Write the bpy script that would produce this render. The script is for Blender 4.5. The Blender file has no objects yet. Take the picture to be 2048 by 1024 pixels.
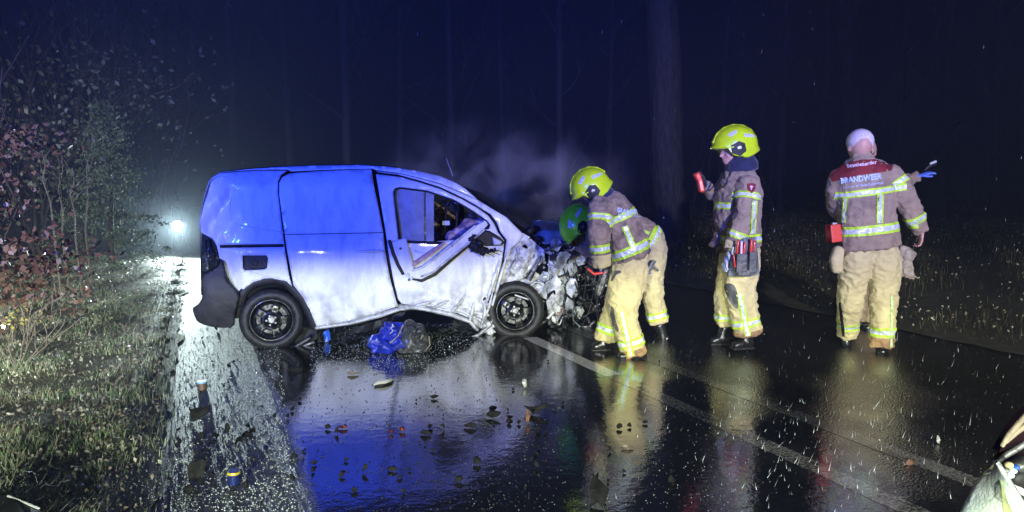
import bpy, bmesh, math, random
import numpy as np
from mathutils import Vector, Matrix, noise as mn
from mathutils.bvhtree import BVHTree
from mathutils.geometry import delaunay_2d_cdt

random.seed(11)
rng = np.random.default_rng(5)
scene = bpy.context.scene
R = math.radians

# ------------------------------------------------------------------ camera
F, H0 = 1368.0, 375.0
CAM = Vector((0.0, 0.0, 1.5))
PITCH = math.atan((512 - H0) / F)
cd = bpy.data.cameras.new('camera')
cd.sensor_width = 36.0
cd.lens = F / 2048 * 36
cd.clip_start = 0.05
cd.clip_end = 400
cam = bpy.data.objects.new('camera', cd)
scene.collection.objects.link(cam)
cam.location = CAM
cam.rotation_euler = (math.pi / 2 - PITCH, 0, 0)
scene.camera = cam

# ------------------------------------------------------------------ world, sun, exposure
w = bpy.data.worlds.new('World')
scene.world = w
w.use_nodes = True
wn = w.node_tree.nodes
wl = w.node_tree.links
bg = wn['Background']
sky = wn.new('ShaderNodeTexSky')
sky.sky_type = 'NISHITA'
sky.sun_disc = False
sky.sun_elevation = R(-4.5)
sky.sun_rotation = R(200)
hs = wn.new('ShaderNodeHueSaturation')
hs.inputs['Saturation'].default_value = 1.25
wl.new(sky.outputs[0], hs.inputs['Color'])
tint = wn.new('ShaderNodeMix')
tint.data_type = 'RGBA'; tint.blend_type = 'MULTIPLY'
tint.inputs['Factor'].default_value = 1.0
tint.inputs['B'].default_value = (0.12, 0.2, 1.0, 1)
wl.new(hs.outputs[0], tint.inputs['A'])
wl.new(tint.outputs['Result'], bg.inputs[0])
bg.inputs[1].default_value = 0.15

def light(name, kind, loc, target, power, color, **kw):
    l = bpy.data.lights.new(name, kind)
    l.energy = power
    l.color = color
    for k, v in kw.items():
        setattr(l, k, v)
    o = bpy.data.objects.new(name, l)
    scene.collection.objects.link(o)
    o.location = loc
    o.rotation_euler = (Vector(target) - Vector(loc)).to_track_quat('-Z', 'Y').to_euler()
    return o

light('night_sun', 'SUN', (0, 0, 20), (-3, 8, 0), 0.004, (0.6, 0.7, 1.0), angle=R(12))

def headlamp(name, loc, target, power, cut=0.018, soft=0.03, spill=0.09):
    """dipped beam: the light falls off above the cut-off line, as in a real headlamp"""
    o = light(name, 'POINT', loc, target, power, (0.92, 1.0, 0.80), shadow_soft_size=0.07)
    o.rotation_euler = (0, 0, 0)
    l = o.data
    l.use_nodes = True
    nt = l.node_tree
    em = nt.nodes['Emission']
    tc = nt.nodes.new('ShaderNodeTexCoord')
    sp = nt.nodes.new('ShaderNodeSeparateXYZ')
    nt.links.new(tc.outputs['Normal'], sp.inputs[0])
    mr = nt.nodes.new('ShaderNodeMapRange')
    mr.interpolation_type = 'SMOOTHERSTEP'
    mr.inputs['From Min'].default_value = cut - soft
    mr.inputs['From Max'].default_value = cut + soft
    mr.inputs['To Min'].default_value = 1.0
    mr.inputs['To Max'].default_value = spill
    nt.links.new(sp.outputs['Z'], mr.inputs['Value'])
    # nothing goes backwards, and less is thrown at the road just in front
    fw = nt.nodes.new('ShaderNodeMapRange')
    fw.inputs['From Min'].default_value = 0.0
    fw.inputs['From Max'].default_value = 0.55
    nt.links.new(sp.outputs['Y'], fw.inputs['Value'])
    lo = nt.nodes.new('ShaderNodeMapRange')
    lo.inputs['From Min'].default_value = -0.45
    lo.inputs['From Max'].default_value = -0.14
    lo.inputs['To Min'].default_value = 0.05
    nt.links.new(sp.outputs['Z'], lo.inputs['Value'])
    m1 = nt.nodes.new('ShaderNodeMath'); m1.operation = 'MULTIPLY'
    m2 = nt.nodes.new('ShaderNodeMath'); m2.operation = 'MULTIPLY'
    nt.links.new(mr.outputs[0], m1.inputs[0]); nt.links.new(fw.outputs[0], m1.inputs[1])
    nt.links.new(m1.outputs[0], m2.inputs[0]); nt.links.new(lo.outputs[0], m2.inputs[1])
    nt.links.new(m2.outputs[0], em.inputs['Strength'])
    return o

# dipped headlamps of the engine parked behind the photographer
headlamp('engine_headlamp', (-1.6, -4.0, 0.80), (0, 6, 0), 3000, cut=-0.006, soft=0.022, spill=0.026)
headlamp('engine_headlamp.001', (0.5, -4.0, 0.80), (0, 6, 0), 3000, cut=-0.006, soft=0.022, spill=0.026)
# unseen fill spots added by the engine to brighten crew and left verge
light('crew_fill_spot', 'SPOT', (3.6, -3.4, 2.4), (2.7, 6.3, 1.0), 4200, (1.0, 0.97, 0.9), spot_size=R(44), spot_blend=0.9, shadow_soft_size=0.12)
light('verge_fill_spot', 'SPOT', (-3.9, -3.0, 2.4), (-5.7, 4.0, 0.45), 8500, (0.95, 1.0, 0.97), spot_size=R(50), spot_blend=0.9, shadow_soft_size=0.1)
# blue beacons on its roof
BLUE = (0.016, 0.062, 1.0)
light('blue_beacon', 'SPOT', (-3.2, -3.6, 2.9), (-2.2, 6.5, 4.0), 12500, BLUE, spot_size=R(54), spot_blend=1.0, shadow_soft_size=0.2)
light('blue_beacon.001', 'SPOT', (2.4, -4.2, 2.9), (2.3, 7, 2.8), 7500, BLUE, spot_size=R(34), spot_blend=1.0, shadow_soft_size=0.2)

vs = scene.view_settings
vs.view_transform = 'Standard'
vs.look = 'None'
vs.gamma = 1
vs.exposure = 0.0
scene.render.engine = 'CYCLES'
cy = scene.cycles
cy.use_denoising = True
cy.max_bounces = 8
cy.diffuse_bounces = 2
cy.glossy_bounces = 3
cy.transmission_bounces = 6
cy.transparent_max_bounces = 12
cy.volume_bounces = 0
cy.sample_clamp_indirect = 4
cy.caustics_reflective = False
cy.caustics_refractive = False
cy.volume_step_rate = 1.0
cy.volume_max_steps = 128

HAZE = 0.0062
# ------------------------------------------------------------------ placing helpers
_cp, _sp = math.cos(PITCH), math.sin(PITCH)
def ray(u, v):
    x = (u - 1024) / F
    y = -(v - 512) / F
    return Vector((x, _cp + y * _sp, y * _cp - _sp))
def P(u, v, Y):
    d = ray(u, v)
    return CAM + d * (Y / d.y)
def G(u, v, z=0.0):
    d = ray(u, v)
    return CAM + d * ((z - CAM.z) / d.z)
def gy(v):
    return G(1024, v).y

RD = Vector((-0.4147, 0.9100, 0))        # along the road
RN = Vector((0.9100, 0.4147, 0))         # across it, to the right
def road(n, s, z=0.0):
    p = RN * n + RD * s
    return Vector((p.x, p.y, z))
def fbm(p, o=4):
    return mn.fractal(Vector(p), 1.0, 2.0, o)

# ------------------------------------------------------------------ materials
MATS = {}
def mat(name, col=(0.5, 0.5, 0.5), rough=0.6, metal=0.0, col2=None, nscale=8.0, bump=0.0, bscale=40.0, coat=0.0,
        spec=0.5, trans=0.0, sheen=0.0, emis=None, estr=0.0, lo=0.4, hi=0.6, alpha=1.0, detail=5, rvar=0.0, stretch=None):
    if name in MATS:
        return MATS[name]
    m = bpy.data.materials.new(name)
    m.use_nodes = True
    nt = m.node_tree
    b = nt.nodes['Principled BSDF']
    b.inputs['Base Color'].default_value = (*col, 1)
    b.inputs['Roughness'].default_value = rough
    b.inputs['Metallic'].default_value = metal
    b.inputs['Coat Weight'].default_value = coat
    b.inputs['Coat Roughness'].default_value = 0.08
    b.inputs['Specular IOR Level'].default_value = spec
    b.inputs['Transmission Weight'].default_value = trans
    b.inputs['Sheen Weight'].default_value = sheen
    b.inputs['Alpha'].default_value = alpha
    if emis:
        b.inputs['Emission Color'].default_value = (*emis, 1)
        b.inputs['Emission Strength'].default_value = estr
    tc = nt.nodes.new('ShaderNodeTexCoord')
    src = tc.outputs['Object']
    if stretch:
        mp = nt.nodes.new('ShaderNodeMapping')
        mp.inputs['Scale'].default_value = stretch
        nt.links.new(src, mp.inputs[0])
        src = mp.outputs[0]
    if col2 or rvar:
        n = nt.nodes.new('ShaderNodeTexNoise')
        n.inputs['Scale'].default_value = nscale
        n.inputs['Detail'].default_value = detail
        n.inputs['Roughness'].default_value = 0.65
        nt.links.new(src, n.inputs['Vector'])
        r = nt.nodes.new('ShaderNodeMapRange')
        r.inputs['From Min'].default_value = lo
        r.inputs['From Max'].default_value = hi
        nt.links.new(n.outputs['Fac'], r.inputs['Value'])
        if col2:
            mx = nt.nodes.new('ShaderNodeMix')
            mx.data_type = 'RGBA'
            mx.inputs['A'].default_value = (*col, 1)
            mx.inputs['B'].default_value = (*col2, 1)
            nt.links.new(r.outputs[0], mx.inputs['Factor'])
            nt.links.new(mx.outputs['Result'], b.inputs['Base Color'])
        if rvar:
            r2 = nt.nodes.new('ShaderNodeMapRange')
            r2.inputs['To Min'].default_value = rough
            r2.inputs['To Max'].default_value = min(1, rough + rvar)
            nt.links.new(r.outputs[0], r2.inputs['Value'])
            nt.links.new(r2.outputs[0], b.inputs['Roughness'])
    if bump:
        n = nt.nodes.new('ShaderNodeTexNoise')
        n.inputs['Scale'].default_value = bscale
        n.inputs['Detail'].default_value = 4
        nt.links.new(src, n.inputs['Vector'])
        bp = nt.nodes.new('ShaderNodeBump')
        bp.inputs['Strength'].default_value = bump
        bp.inputs['Distance'].default_value = 0.01
        nt.links.new(n.outputs['Fac'], bp.inputs['Height'])
        nt.links.new(bp.outputs[0], b.inputs['Normal'])
    MATS[name] = m
    return m

M = dict(
    paint=mat('van_paint', (0.74, 0.75, 0.74), 0.42, col2=(0.36, 0.36, 0.33), nscale=4, lo=0.45, hi=0.85, coat=0.35, bump=0.12, bscale=9, stretch=(2.2, 2.2, .7)),
    paint_dirty=mat('dirty_paint', (0.62, 0.63, 0.62), 0.5, col2=(0.16, 0.16, 0.15), nscale=11, lo=0.45, hi=0.68, coat=0.2, bump=0.4, bscale=25),
    black=mat('black_plastic', (0.010, 0.010, 0.012), 0.55, col2=(0.02, 0.02, 0.022), nscale=9, spec=0.25, bump=0.25, bscale=30),
    scrap=mat('broken_black_plastic', (0.008, 0.008, 0.009), 0.85, spec=0.12, col2=(0.02, 0.02, 0.02), nscale=20, bump=0.3),
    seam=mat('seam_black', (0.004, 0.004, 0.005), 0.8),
    rubber=mat('tyre_rubber', (0.010, 0.010, 0.011), 0.5, col2=(0.028, 0.028, 0.027), nscale=30, bump=0.3, bscale=80, spec=0.3),
    rim=mat('dark_steel', (0.07, 0.07, 0.072), 0.3, metal=0.7, col2=(0.02, 0.02, 0.02), nscale=12, bump=0.15, bscale=50, coat=0.3),
    metal=mat('bare_metal', (0.58, 0.59, 0.56), 0.5, metal=0.1, col2=(0.2, 0.2, 0.19), nscale=14, bump=0.3, bscale=35),
    darkmetal=mat('engine_metal', (0.1, 0.1, 0.1), 0.4, metal=0.6, col2=(0.02, 0.02, 0.02), nscale=18, bump=0.4, bscale=60),
    greymetal=mat('grey_metal', (0.3, 0.31, 0.31), 0.4, metal=0.4, col2=(0.09, 0.09, 0.09), nscale=20, bump=0.3, bscale=60),
    rust=mat('rusty_metal', (0.22, 0.1, 0.06), 0.6, col2=(0.08, 0.05, 0.04), nscale=20, bump=0.3),
    glass=mat('wet_dark_glass', (0.015, 0.02, 0.018), 0.15, col2=(0.10, 0.12, 0.09), nscale=60, lo=0.5, hi=0.75, coat=1.0, bump=0.5, bscale=120),
    airbag=mat('airbag_cloth', (0.72, 0.73, 0.75), 0.7, col2=(0.55, 0.56, 0.58), nscale=6, bump=0.3, bscale=16),
    pinkbag=mat('cushion_cloth', (0.6, 0.42, 0.4), 0.7, col2=(0.35, 0.2, 0.2), nscale=8, bump=0.3, bscale=16),
    bluebag=mat('blue_bag_fabric', (0.012, 0.03, 0.42), 0.45, col2=(0.01, 0.02, 0.22), nscale=6, bump=0.5, bscale=14, coat=0.25),
    greybag=mat('grey_bag_fabric', (0.035, 0.038, 0.042), 0.4, col2=(0.07, 0.07, 0.068), nscale=6, bump=0.5, bscale=14, coat=0.3),
    white=mat('white_plastic', (0.5, 0.5, 0.48), 0.35, coat=0.2),
    jacket=mat('khaki_jacket_cloth', (0.32, 0.235, 0.16), 0.85, col2=(0.17, 0.12, 0.09), nscale=7, lo=0.42, hi=0.72, bump=0.6, bscale=34, sheen=0.15),
    jacketdirty=mat('soiled_jacket_cloth', (0.29, 0.21, 0.15), 0.8, col2=(0.06, 0.045, 0.04), nscale=6, lo=0.45, hi=0.66, bump=0.6, bscale=34, sheen=0.15),
    trousers=mat('sand_trouser_cloth', (0.56, 0.48, 0.23), 0.85, col2=(0.38, 0.30, 0.14), nscale=5, lo=0.5, hi=0.8, bump=0.6, bscale=30, sheen=0.15),
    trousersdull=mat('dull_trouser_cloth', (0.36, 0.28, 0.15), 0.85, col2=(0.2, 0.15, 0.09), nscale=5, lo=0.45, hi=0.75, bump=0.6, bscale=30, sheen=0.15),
    hem=mat('orange_hem_cloth', (0.45, 0.28, 0.12), 0.85, col2=(0.25, 0.15, 0.08), nscale=12, bump=0.5),
    lime=mat('lime_reflective_tape', (0.55, 0.85, 0.03), 0.5, col2=(0.42, 0.68, 0.04), nscale=10, bump=0.2, bscale=60),
    silver=mat('silver_reflective_tape', (0.72, 0.76, 0.78), 0.35, metal=0.1, col2=(0.5, 0.55, 0.58), nscale=60, bump=0.2, bscale=90),
    helmet=mat('lime_helmet_shell', (0.62, 0.82, 0.015), 0.28, coat=0.6, col2=(0.5, 0.68, 0.02), nscale=5),
    greenhelmet=mat('green_helmet_shell', (0.3, 1.0, 0.03), 0.3, coat=0.6, col2=(0.22, 0.9, 0.03), nscale=5),
    navy=mat('navy_neck_cloth', (0.012, 0.016, 0.07), 0.85, col2=(0.006, 0.008, 0.03), nscale=14, bump=0.7, bscale=24, sheen=0.3),
    boot=mat('black_boot_leather', (0.012, 0.012, 0.013), 0.3, coat=0.5, bump=0.4, bscale=30),
    skin=mat('skin', (0.58, 0.33, 0.26), 0.5, col2=(0.5, 0.26, 0.2), nscale=9, bump=0.1),
    red=mat('red_cloth', (0.2, 0.010, 0.016), 0.8, col2=(0.12, 0.006, 0.01), nscale=9, bump=0.5, bscale=30),
    redglass=mat('red_lamp_glass', (.09, .012, .015), .3, coat=.6),
    redplastic=mat('red_plastic', (0.7, 0.05, 0.03), 0.35, coat=0.4),
    knee=mat('grey_knee_patch', (0.05, 0.055, 0.05), 0.6, col2=(0.1, 0.1, 0.09), nscale=12, bump=0.5),
    glove=mat('pale_work_glove', (0.55, 0.6, 0.66), 0.7, bump=0.4, bscale=40),
    blueglove=mat('blue_work_glove', (0.12, 0.22, 0.75), 0.6, bump=0.3),
    leather=mat('tan_glove_leather', (0.38, 0.32, 0.22), 0.6, col2=(0.24, 0.2, 0.14), nscale=16, bump=0.6, bscale=26),
    darkglove=mat('dark_work_glove', (0.03, 0.03, 0.035), 0.6, bump=0.4),
    print_=mat('blue_white_print', (0.5, 0.62, 0.8), 0.5),
    printpink=mat('pale_print', (0.75, 0.6, 0.72), 0.5),
    yellow=mat('yellow_plastic', (0.45, 0.36, 0.03), 0.35),
    bluepl=mat('blue_plastic', (0.02, 0.1, 0.45), 0.35, coat=0.3),
    darkblue=mat('dark_blue_can', (0.006, 0.015, 0.10), 0.3, coat=0.4),
    brownpl=mat('brown_plastic', (0.12, 0.08, 0.06), 0.4, coat=0.3),
    brownboard=mat('brown_board', (0.34, 0.2, 0.15), 0.7, bump=0.4),
    bark=mat('wet_bark', (0.055, 0.044, 0.030), 0.8, spec=.2, col2=(0.012, 0.011, 0.008), nscale=9, lo=0.35, hi=0.65, bump=1.0, bscale=10, stretch=(3, 3, 0.6)),
    dimbark=mat('dim_bark', (0.03, 0.026, 0.022), 0.8, col2=(0.012, 0.011, 0.01), nscale=9, bump=0.8, bscale=10, stretch=(3, 3, 0.6)),  # darker bark copy, dimness of the far trunks put into the colour
    stem=mat('dry_stem', (0.12, 0.10, 0.075), 0.6),
)
def spatter(m, scale, lo, hi, col, z0, z1):
    # mud flecks thrown up over the lower body
    nt = m.node_tree; N = nt.nodes; L = nt.links; b = N['Principled BSDF']
    src = b.inputs['Base Color'].links[0].from_socket
    tc = N.new('ShaderNodeTexCoord')
    n = N.new('ShaderNodeTexNoise'); n.inputs['Scale'].default_value = scale; n.inputs['Detail'].default_value = 2; L.new(tc.outputs['Object'], n.inputs['Vector'])
    r = N.new('ShaderNodeMapRange'); r.inputs['From Min'].default_value = lo; r.inputs['From Max'].default_value = hi; L.new(n.outputs['Fac'], r.inputs['Value'])
    sp = N.new('ShaderNodeSeparateXYZ'); L.new(tc.outputs['Object'], sp.inputs[0])
    z = N.new('ShaderNodeMapRange'); z.inputs['From Min'].default_value = z1; z.inputs['From Max'].default_value = z0; L.new(sp.outputs['Z'], z.inputs['Value'])
    mu = N.new('ShaderNodeMath'); mu.operation = 'MULTIPLY'; L.new(r.outputs[0], mu.inputs[0]); L.new(z.outputs[0], mu.inputs[1])
    mx = N.new('ShaderNodeMix'); mx.data_type = 'RGBA'; L.new(mu.outputs[0], mx.inputs['Factor']); L.new(src, mx.inputs['A']); mx.inputs['B'].default_value = (*col, 1)
    L.new(mx.outputs['Result'], b.inputs['Base Color'])
spatter(M['paint'], 85, .62, .74, (.24, .23, .21), .2, 1.15)
spatter(M['paint'], 5, .5, .75, (.22, .21, .19), .2, .85)
# ------------------------------------------------------------------ object helpers
def prop(o, label=None, cat=None, group=None, kind=None):
    if label: o['label'] = label
    if cat: o['category'] = cat
    if group: o['group'] = group
    if kind: o['kind'] = kind
    return o
def thing(name, loc, label, cat, group=None):
    o = bpy.data.objects.new(name, None)
    scene.collection.objects.link(o)
    o.location = loc
    o.empty_display_size = 0.2
    return prop(o, label, cat, group)
def root_of(o):
    while o.parent:
        o = o.parent
    return o
def put(name, bm, m, parent=None, smooth=False, origin=None):
    """link a bmesh built in world coordinates as one object"""
    me = bpy.data.meshes.new(name)
    if bm is not None:
        bm.to_mesh(me); bm.free()
    return put_mesh(name, me, m, parent, smooth, origin)
def put_mesh(name, me, m, parent=None, smooth=False, origin=None):
    ms = m if isinstance(m, (list, tuple)) else [m]
    for x in ms:
        me.materials.append(x)
    o = bpy.data.objects.new(name, me)
    scene.collection.objects.link(o)
    if parent is not None:
        o.parent = parent
        me.transform(Matrix.Translation(-root_of(parent).location))
    elif origin is not None:
        me.transform(Matrix.Translation(-Vector(origin)))
        o.location = origin
    if smooth:
        me.polygons.foreach_set('use_smooth', [True] * len(me.polygons))
    me.update()
    return o
def np_mesh(name, verts, faces):
    """faces: int array (n, k)"""
    me = bpy.data.meshes.new(name)
    verts = np.asarray(verts, dtype=np.float32); faces = np.asarray(faces, dtype=np.int32)
    n, k = faces.shape
    me.vertices.add(len(verts)); me.vertices.foreach_set('co', verts.ravel())
    me.loops.add(n * k); me.loops.foreach_set('vertex_index', faces.ravel())
    me.polygons.add(n)
    me.polygons.foreach_set('loop_start', np.arange(0, n * k, k, dtype=np.int32))
    me.polygons.foreach_set('loop_total', np.full(n, k, dtype=np.int32))
    me.update(calc_edges=True); me.validate()
    return me
def box(bm, c, s, rot=None, bev=0.0):
    r = bmesh.ops.create_cube(bm, size=1)
    vs_ = r['verts']
    for v in vs_:
        v.co = Vector((v.co.x * s[0], v.co.y * s[1], v.co.z * s[2]))
    if bev:
        es = list({e for v in vs_ for e in v.link_edges})
        rr = bmesh.ops.bevel(bm, geom=es, offset=bev, segments=2, affect='EDGES', profile=0.6)
        vs_ = list({v for f in rr['faces'] for v in f.verts} | {v for v in vs_ if v.is_valid})
    mtx = Matrix.Translation(c) @ (rot.to_4x4() if rot else Matrix.Identity(4))
    bmesh.ops.transform(bm, matrix=mtx, verts=vs_)
    return vs_
def frame_of(d, up=(0, 1, 0)):
    d = Vector(d).normalized()
    e2 = Vector(up) - d * Vector(up).dot(d)
    if e2.length < 1e-3:
        e2 = Vector((1, 0, 0)) - d * d.x
    e2.normalize()
    return d.cross(e2), e2
def loft(bm, pts, rads, n=16, up=(0, 1, 0), power=2.0, cap=True, ck=1.0):
    """tube through pts; rads = (a, b) per point: a across, b along `up`"""
    pts = [Vector(p) for p in pts]
    rads = [(r, r) if not isinstance(r, (tuple, list)) else r for r in rads]
    tg = []
    for i in range(len(pts)):
        t = pts[min(i + 1, len(pts) - 1)] - pts[max(i - 1, 0)]
        tg.append(t.normalized())
    P2, R2, T2 = list(pts), list(rads), list(tg)
    if cap:
        k0 = min(rads[0]); k1 = min(rads[-1])
        P2 = [pts[0] - tg[0] * k0 * 0.75, pts[0] - tg[0] * k0 * 0.45] + P2 + [pts[-1] + tg[-1] * k1 * 0.45 * ck, pts[-1] + tg[-1] * k1 * 0.6 * ck]
        R2 = [tuple(x * 0.35 for x in rads[0]), tuple(x * 0.8 for x in rads[0])] + R2 + [tuple(x * 0.8 for x in rads[-1]), tuple(x * 0.35 for x in rads[-1])]
        T2 = [tg[0], tg[0]] + T2 + [tg[-1], tg[-1]]
    rings = []
    for p, r, t in zip(P2, R2, T2):
        e1, e2 = frame_of(t, up)
        ring = []
        for k in range(n):
            a = 2 * math.pi * k / n
            c, s = math.cos(a), math.sin(a)
            c = math.copysign(abs(c) ** (2 / power), c); s = math.copysign(abs(s) ** (2 / power), s)
            ring.append(bm.verts.new(p + e1 * (c * r[0]) + e2 * (s * r[1])))
        rings.append(ring)
    for a, b in zip(rings, rings[1:]):
        for k in range(n):
            bm.faces.new((a[k], a[(k + 1) % n], b[(k + 1) % n], b[k]))
    bm.faces.new(list(reversed(rings[0]))); bm.faces.new(rings[-1])
    return rings
def ball(bm, c, r, rot=None, seg=16):
    rr = bmesh.ops.create_uvsphere(bm, u_segments=seg, v_segments=seg // 2 + 2, radius=1)
    r = (r, r, r) if not isinstance(r, (tuple, list)) else r
    mtx = Matrix.Translation(c) @ (rot.to_4x4() if rot else Matrix.Identity(4)) @ Matrix.Diagonal((*r, 1))
    bmesh.ops.transform(bm, matrix=mtx, verts=rr['verts'])
def cyl(bm, a, b, r, r2=None, n=12):
    return loft(bm, [a, b], [r, r if r2 is None else r2], n=n, up=(0.3, 0.9, 0.2), cap=False)
def remesh(bm, voxel, smooth=3, factor=0.5):
    bmesh.ops.recalc_face_normals(bm, faces=bm.faces)
    me = bpy.data.meshes.new('tmp'); bm.to_mesh(me); bm.free()
    o = bpy.data.objects.new('tmp', me)
    scene.collection.objects.link(o)
    md = o.modifiers.new('r', 'REMESH'); md.mode = 'VOXEL'; md.voxel_size = voxel; md.adaptivity = 0
    if smooth:
        sm = o.modifiers.new('s', 'SMOOTH'); sm.factor = factor; sm.iterations = smooth
    dg = bpy.context.evaluated_depsgraph_get()
    me2 = bpy.data.meshes.new_from_object(o.evaluated_get(dg))
    b2 = bmesh.new(); b2.from_mesh(me2)
    bpy.data.objects.remove(o); bpy.data.meshes.remove(me); bpy.data.meshes.remove(me2)
    b2.normal_update()
    return b2
def in_poly(x, y, poly):
    c = False
    j = len(poly) - 1
    for i in range(len(poly)):
        xi, yi = poly[i]; xj, yj = poly[j]
        if (yi > y) != (yj > y) and x < (xj - xi) * (y - yi) / (yj - yi + 1e-12) + xi:
            c = not c
        j = i
    return c
def densify(poly, st, closed=True):
    out = []
    n = len(poly)
    for i in range(n if closed else n - 1):
        a = poly[i]; b = poly[(i + 1) % n]
        k = max(1, int(math.hypot(b[0] - a[0], b[1] - a[1]) / st))
        for q in range(k):
            t = q / k
            out.append((a[0] + (b[0] - a[0]) * t, a[1] + (b[1] - a[1]) * t))
    if not closed:
        out.append(poly[-1])
    return out
def smooth_poly(poly, it=1):
    for _ in range(it):
        q = []
        for i in range(len(poly)):
            a = poly[i]; b = poly[(i + 1) % len(poly)]
            q.append((a[0] * .75 + b[0] * .25, a[1] * .75 + b[1] * .25))
            q.append((a[0] * .25 + b[0] * .75, a[1] * .25 + b[1] * .75))
        poly = q
    return poly
def tri_poly(outline, holes=(), st=8):
    loops = [densify(outline, st)] + [densify(h, st) for h in holes]
    co, ed = [], []
    for lp in loops:
        b0 = len(co)
        co += [Vector(p) for p in lp]
        ed += [(b0 + i, b0 + (i + 1) % len(lp)) for i in range(len(lp))]
    xs = [p[0] for p in outline]; ys = [p[1] for p in outline]
    nb = len(co)
    bd = np.array([(p.x, p.y) for p in co])
    y = min(ys) + st * .5; row = 0
    while y < max(ys):
        x = min(xs) + (st * .5 if row % 2 else st)
        while x < max(xs):
            if in_poly(x, y, outline) and not any(in_poly(x, y, h) for h in holes):
                if np.min((bd[:, 0] - x) ** 2 + (bd[:, 1] - y) ** 2) > (st * .45) ** 2:
                    co.append(Vector((x, y)))
            x += st
        y += st * .87; row += 1
    r = delaunay_2d_cdt(co, ed, [], 0, 1e-4)
    V, Fc = r[0], r[2]
    keep = []
    for f in Fc:
        cx = sum(V[i].x for i in f) / len(f); cyy = sum(V[i].y for i in f) / len(f)
        if in_poly(cx, cyy, outline) and not any(in_poly(cx, cyy, h) for h in holes):
            keep.append(tuple(f))
    return [(p.x, p.y) for p in V], keep
def sheet(bm, V, faces, fn, thick, nrm=None):
    """two-sided plate: fn(u, v) -> world point, pushed back by thick along nrm"""
    used = sorted({i for f in faces for i in f})
    mp = {i: k for k, i in enumerate(used)}
    fr = [bm.verts.new(fn(*V[i])) for i in used]
    cnt = {}
    ff = []
    for f in faces:
        g = [mp[i] for i in f]
        try:
            ff.append((bm.faces.new([fr[i] for i in g]), g))
        except ValueError:
            pass
        for a, b in zip(g, g[1:] + g[:1]):
            k = (min(a, b), max(a, b)); cnt.setdefault(k, []).append((a, b))
    bm.normal_update()
    if thick:
        nn = Vector(nrm) if nrm is not None else None
        bk = [bm.verts.new(v.co + (nn if nn is not None else -v.normal) * thick) for v in fr]
        for _, g in ff:
            bm.faces.new([bk[i] for i in reversed(g)])
        for k, l in cnt.items():
            if len(l) == 1:
                a, b = l[0]
                bm.faces.new((fr[b], fr[a], bk[a], bk[b]))
    return fr
def tube_px(bm, pts, r, n=8):
    loft(bm, pts, [r] * len(pts), n=n, up=(0.2, 0.9, 0.3))
# ================================================================== SETTING
def grid_np(n0, n1, s0, s1, nn, ns, zf):
    a = np.linspace(n0, n1, nn); b = np.linspace(s0, s1, ns)
    N, S = np.meshgrid(a, b)
    X = RN.x * N + RD.x * S; Y = RN.y * N + RD.y * S
    Z = np.array([[zf(N[j, i], S[j, i]) for i in range(nn)] for j in range(ns)])
    v = np.stack([X.ravel(), Y.ravel(), Z.ravel()], 1)
    i = np.arange(nn - 1)[None, :] + nn * np.arange(ns - 1)[:, None]
    i = i.ravel()
    f = np.stack([i, i + 1, i + nn + 1, i + nn], 1)
    return v, f

earth = mat('wet_earth', (0.045, 0.04, 0.03), 0.75, col2=(0.02, 0.022, 0.014), nscale=5, bump=1.0, bscale=30, rvar=0.1)
v, f = grid_np(-90, 90, -20, 150, 40, 40, lambda n, s: -0.12)
prop(put_mesh('ground', np_mesh('ground', v, f), earth), kind='structure')
def zl(n, s):
    d = max(0.0, -n)
    return 0.012 + 0.05 * min(1, d) * (0.6 + fbm((n * 1.3, s * 1.3, 0))) + 0.02 * min(1, d * 2) + max(0, d - 2.4) * 0.05
def zr(n, s):
    d = max(0.0, n - 6.7)
    return 0.012 + 0.06 * min(1, d) * (0.5 + fbm((n * 1.1, s * 1.1, 7))) + min(0.5, d * 0.1)
def edge(s, k):
    return 0.12 * fbm((s * 1.7, k, 0))
v, f = grid_np(-16, 0, -3, 45, 90, 260, zl)
# ragged road edge
msk = np.abs((v[:, 0] * RN.x + v[:, 1] * RN.y)) < 0.35
for i in np.nonzero(msk)[0]:
    s = v[i, 0] * RD.x + v[i, 1] * RD.y
    e = edge(s, 1) - 0.25
    v[i, 0] += RN.x * e; v[i, 1] += RN.y * e
matted = mat('matted_grass_soil', (0.13, 0.13, 0.085), 0.6, col2=(0.03, 0.03, 0.02), nscale=26, lo=.38, hi=.62, bump=1.0, bscale=60)
prop(put_mesh('grass_verge', np_mesh('grass_verge', v, f), matted, smooth=True), kind='structure')
v, f = grid_np(6.65, 30, -3, 45, 90, 200, zr)
msk = np.abs((v[:, 0] * RN.x + v[:, 1] * RN.y) - 6.65) < 0.3
for i in np.nonzero(msk)[0]:
    s = v[i, 0] * RD.x + v[i, 1] * RD.y
    e = edge(s, 5)
    v[i, 0] += RN.x * e; v[i, 1] += RN.y * e
prop(put_mesh('brush_verge', np_mesh('brush_verge', v, f), earth, smooth=True), kind='structure')

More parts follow.
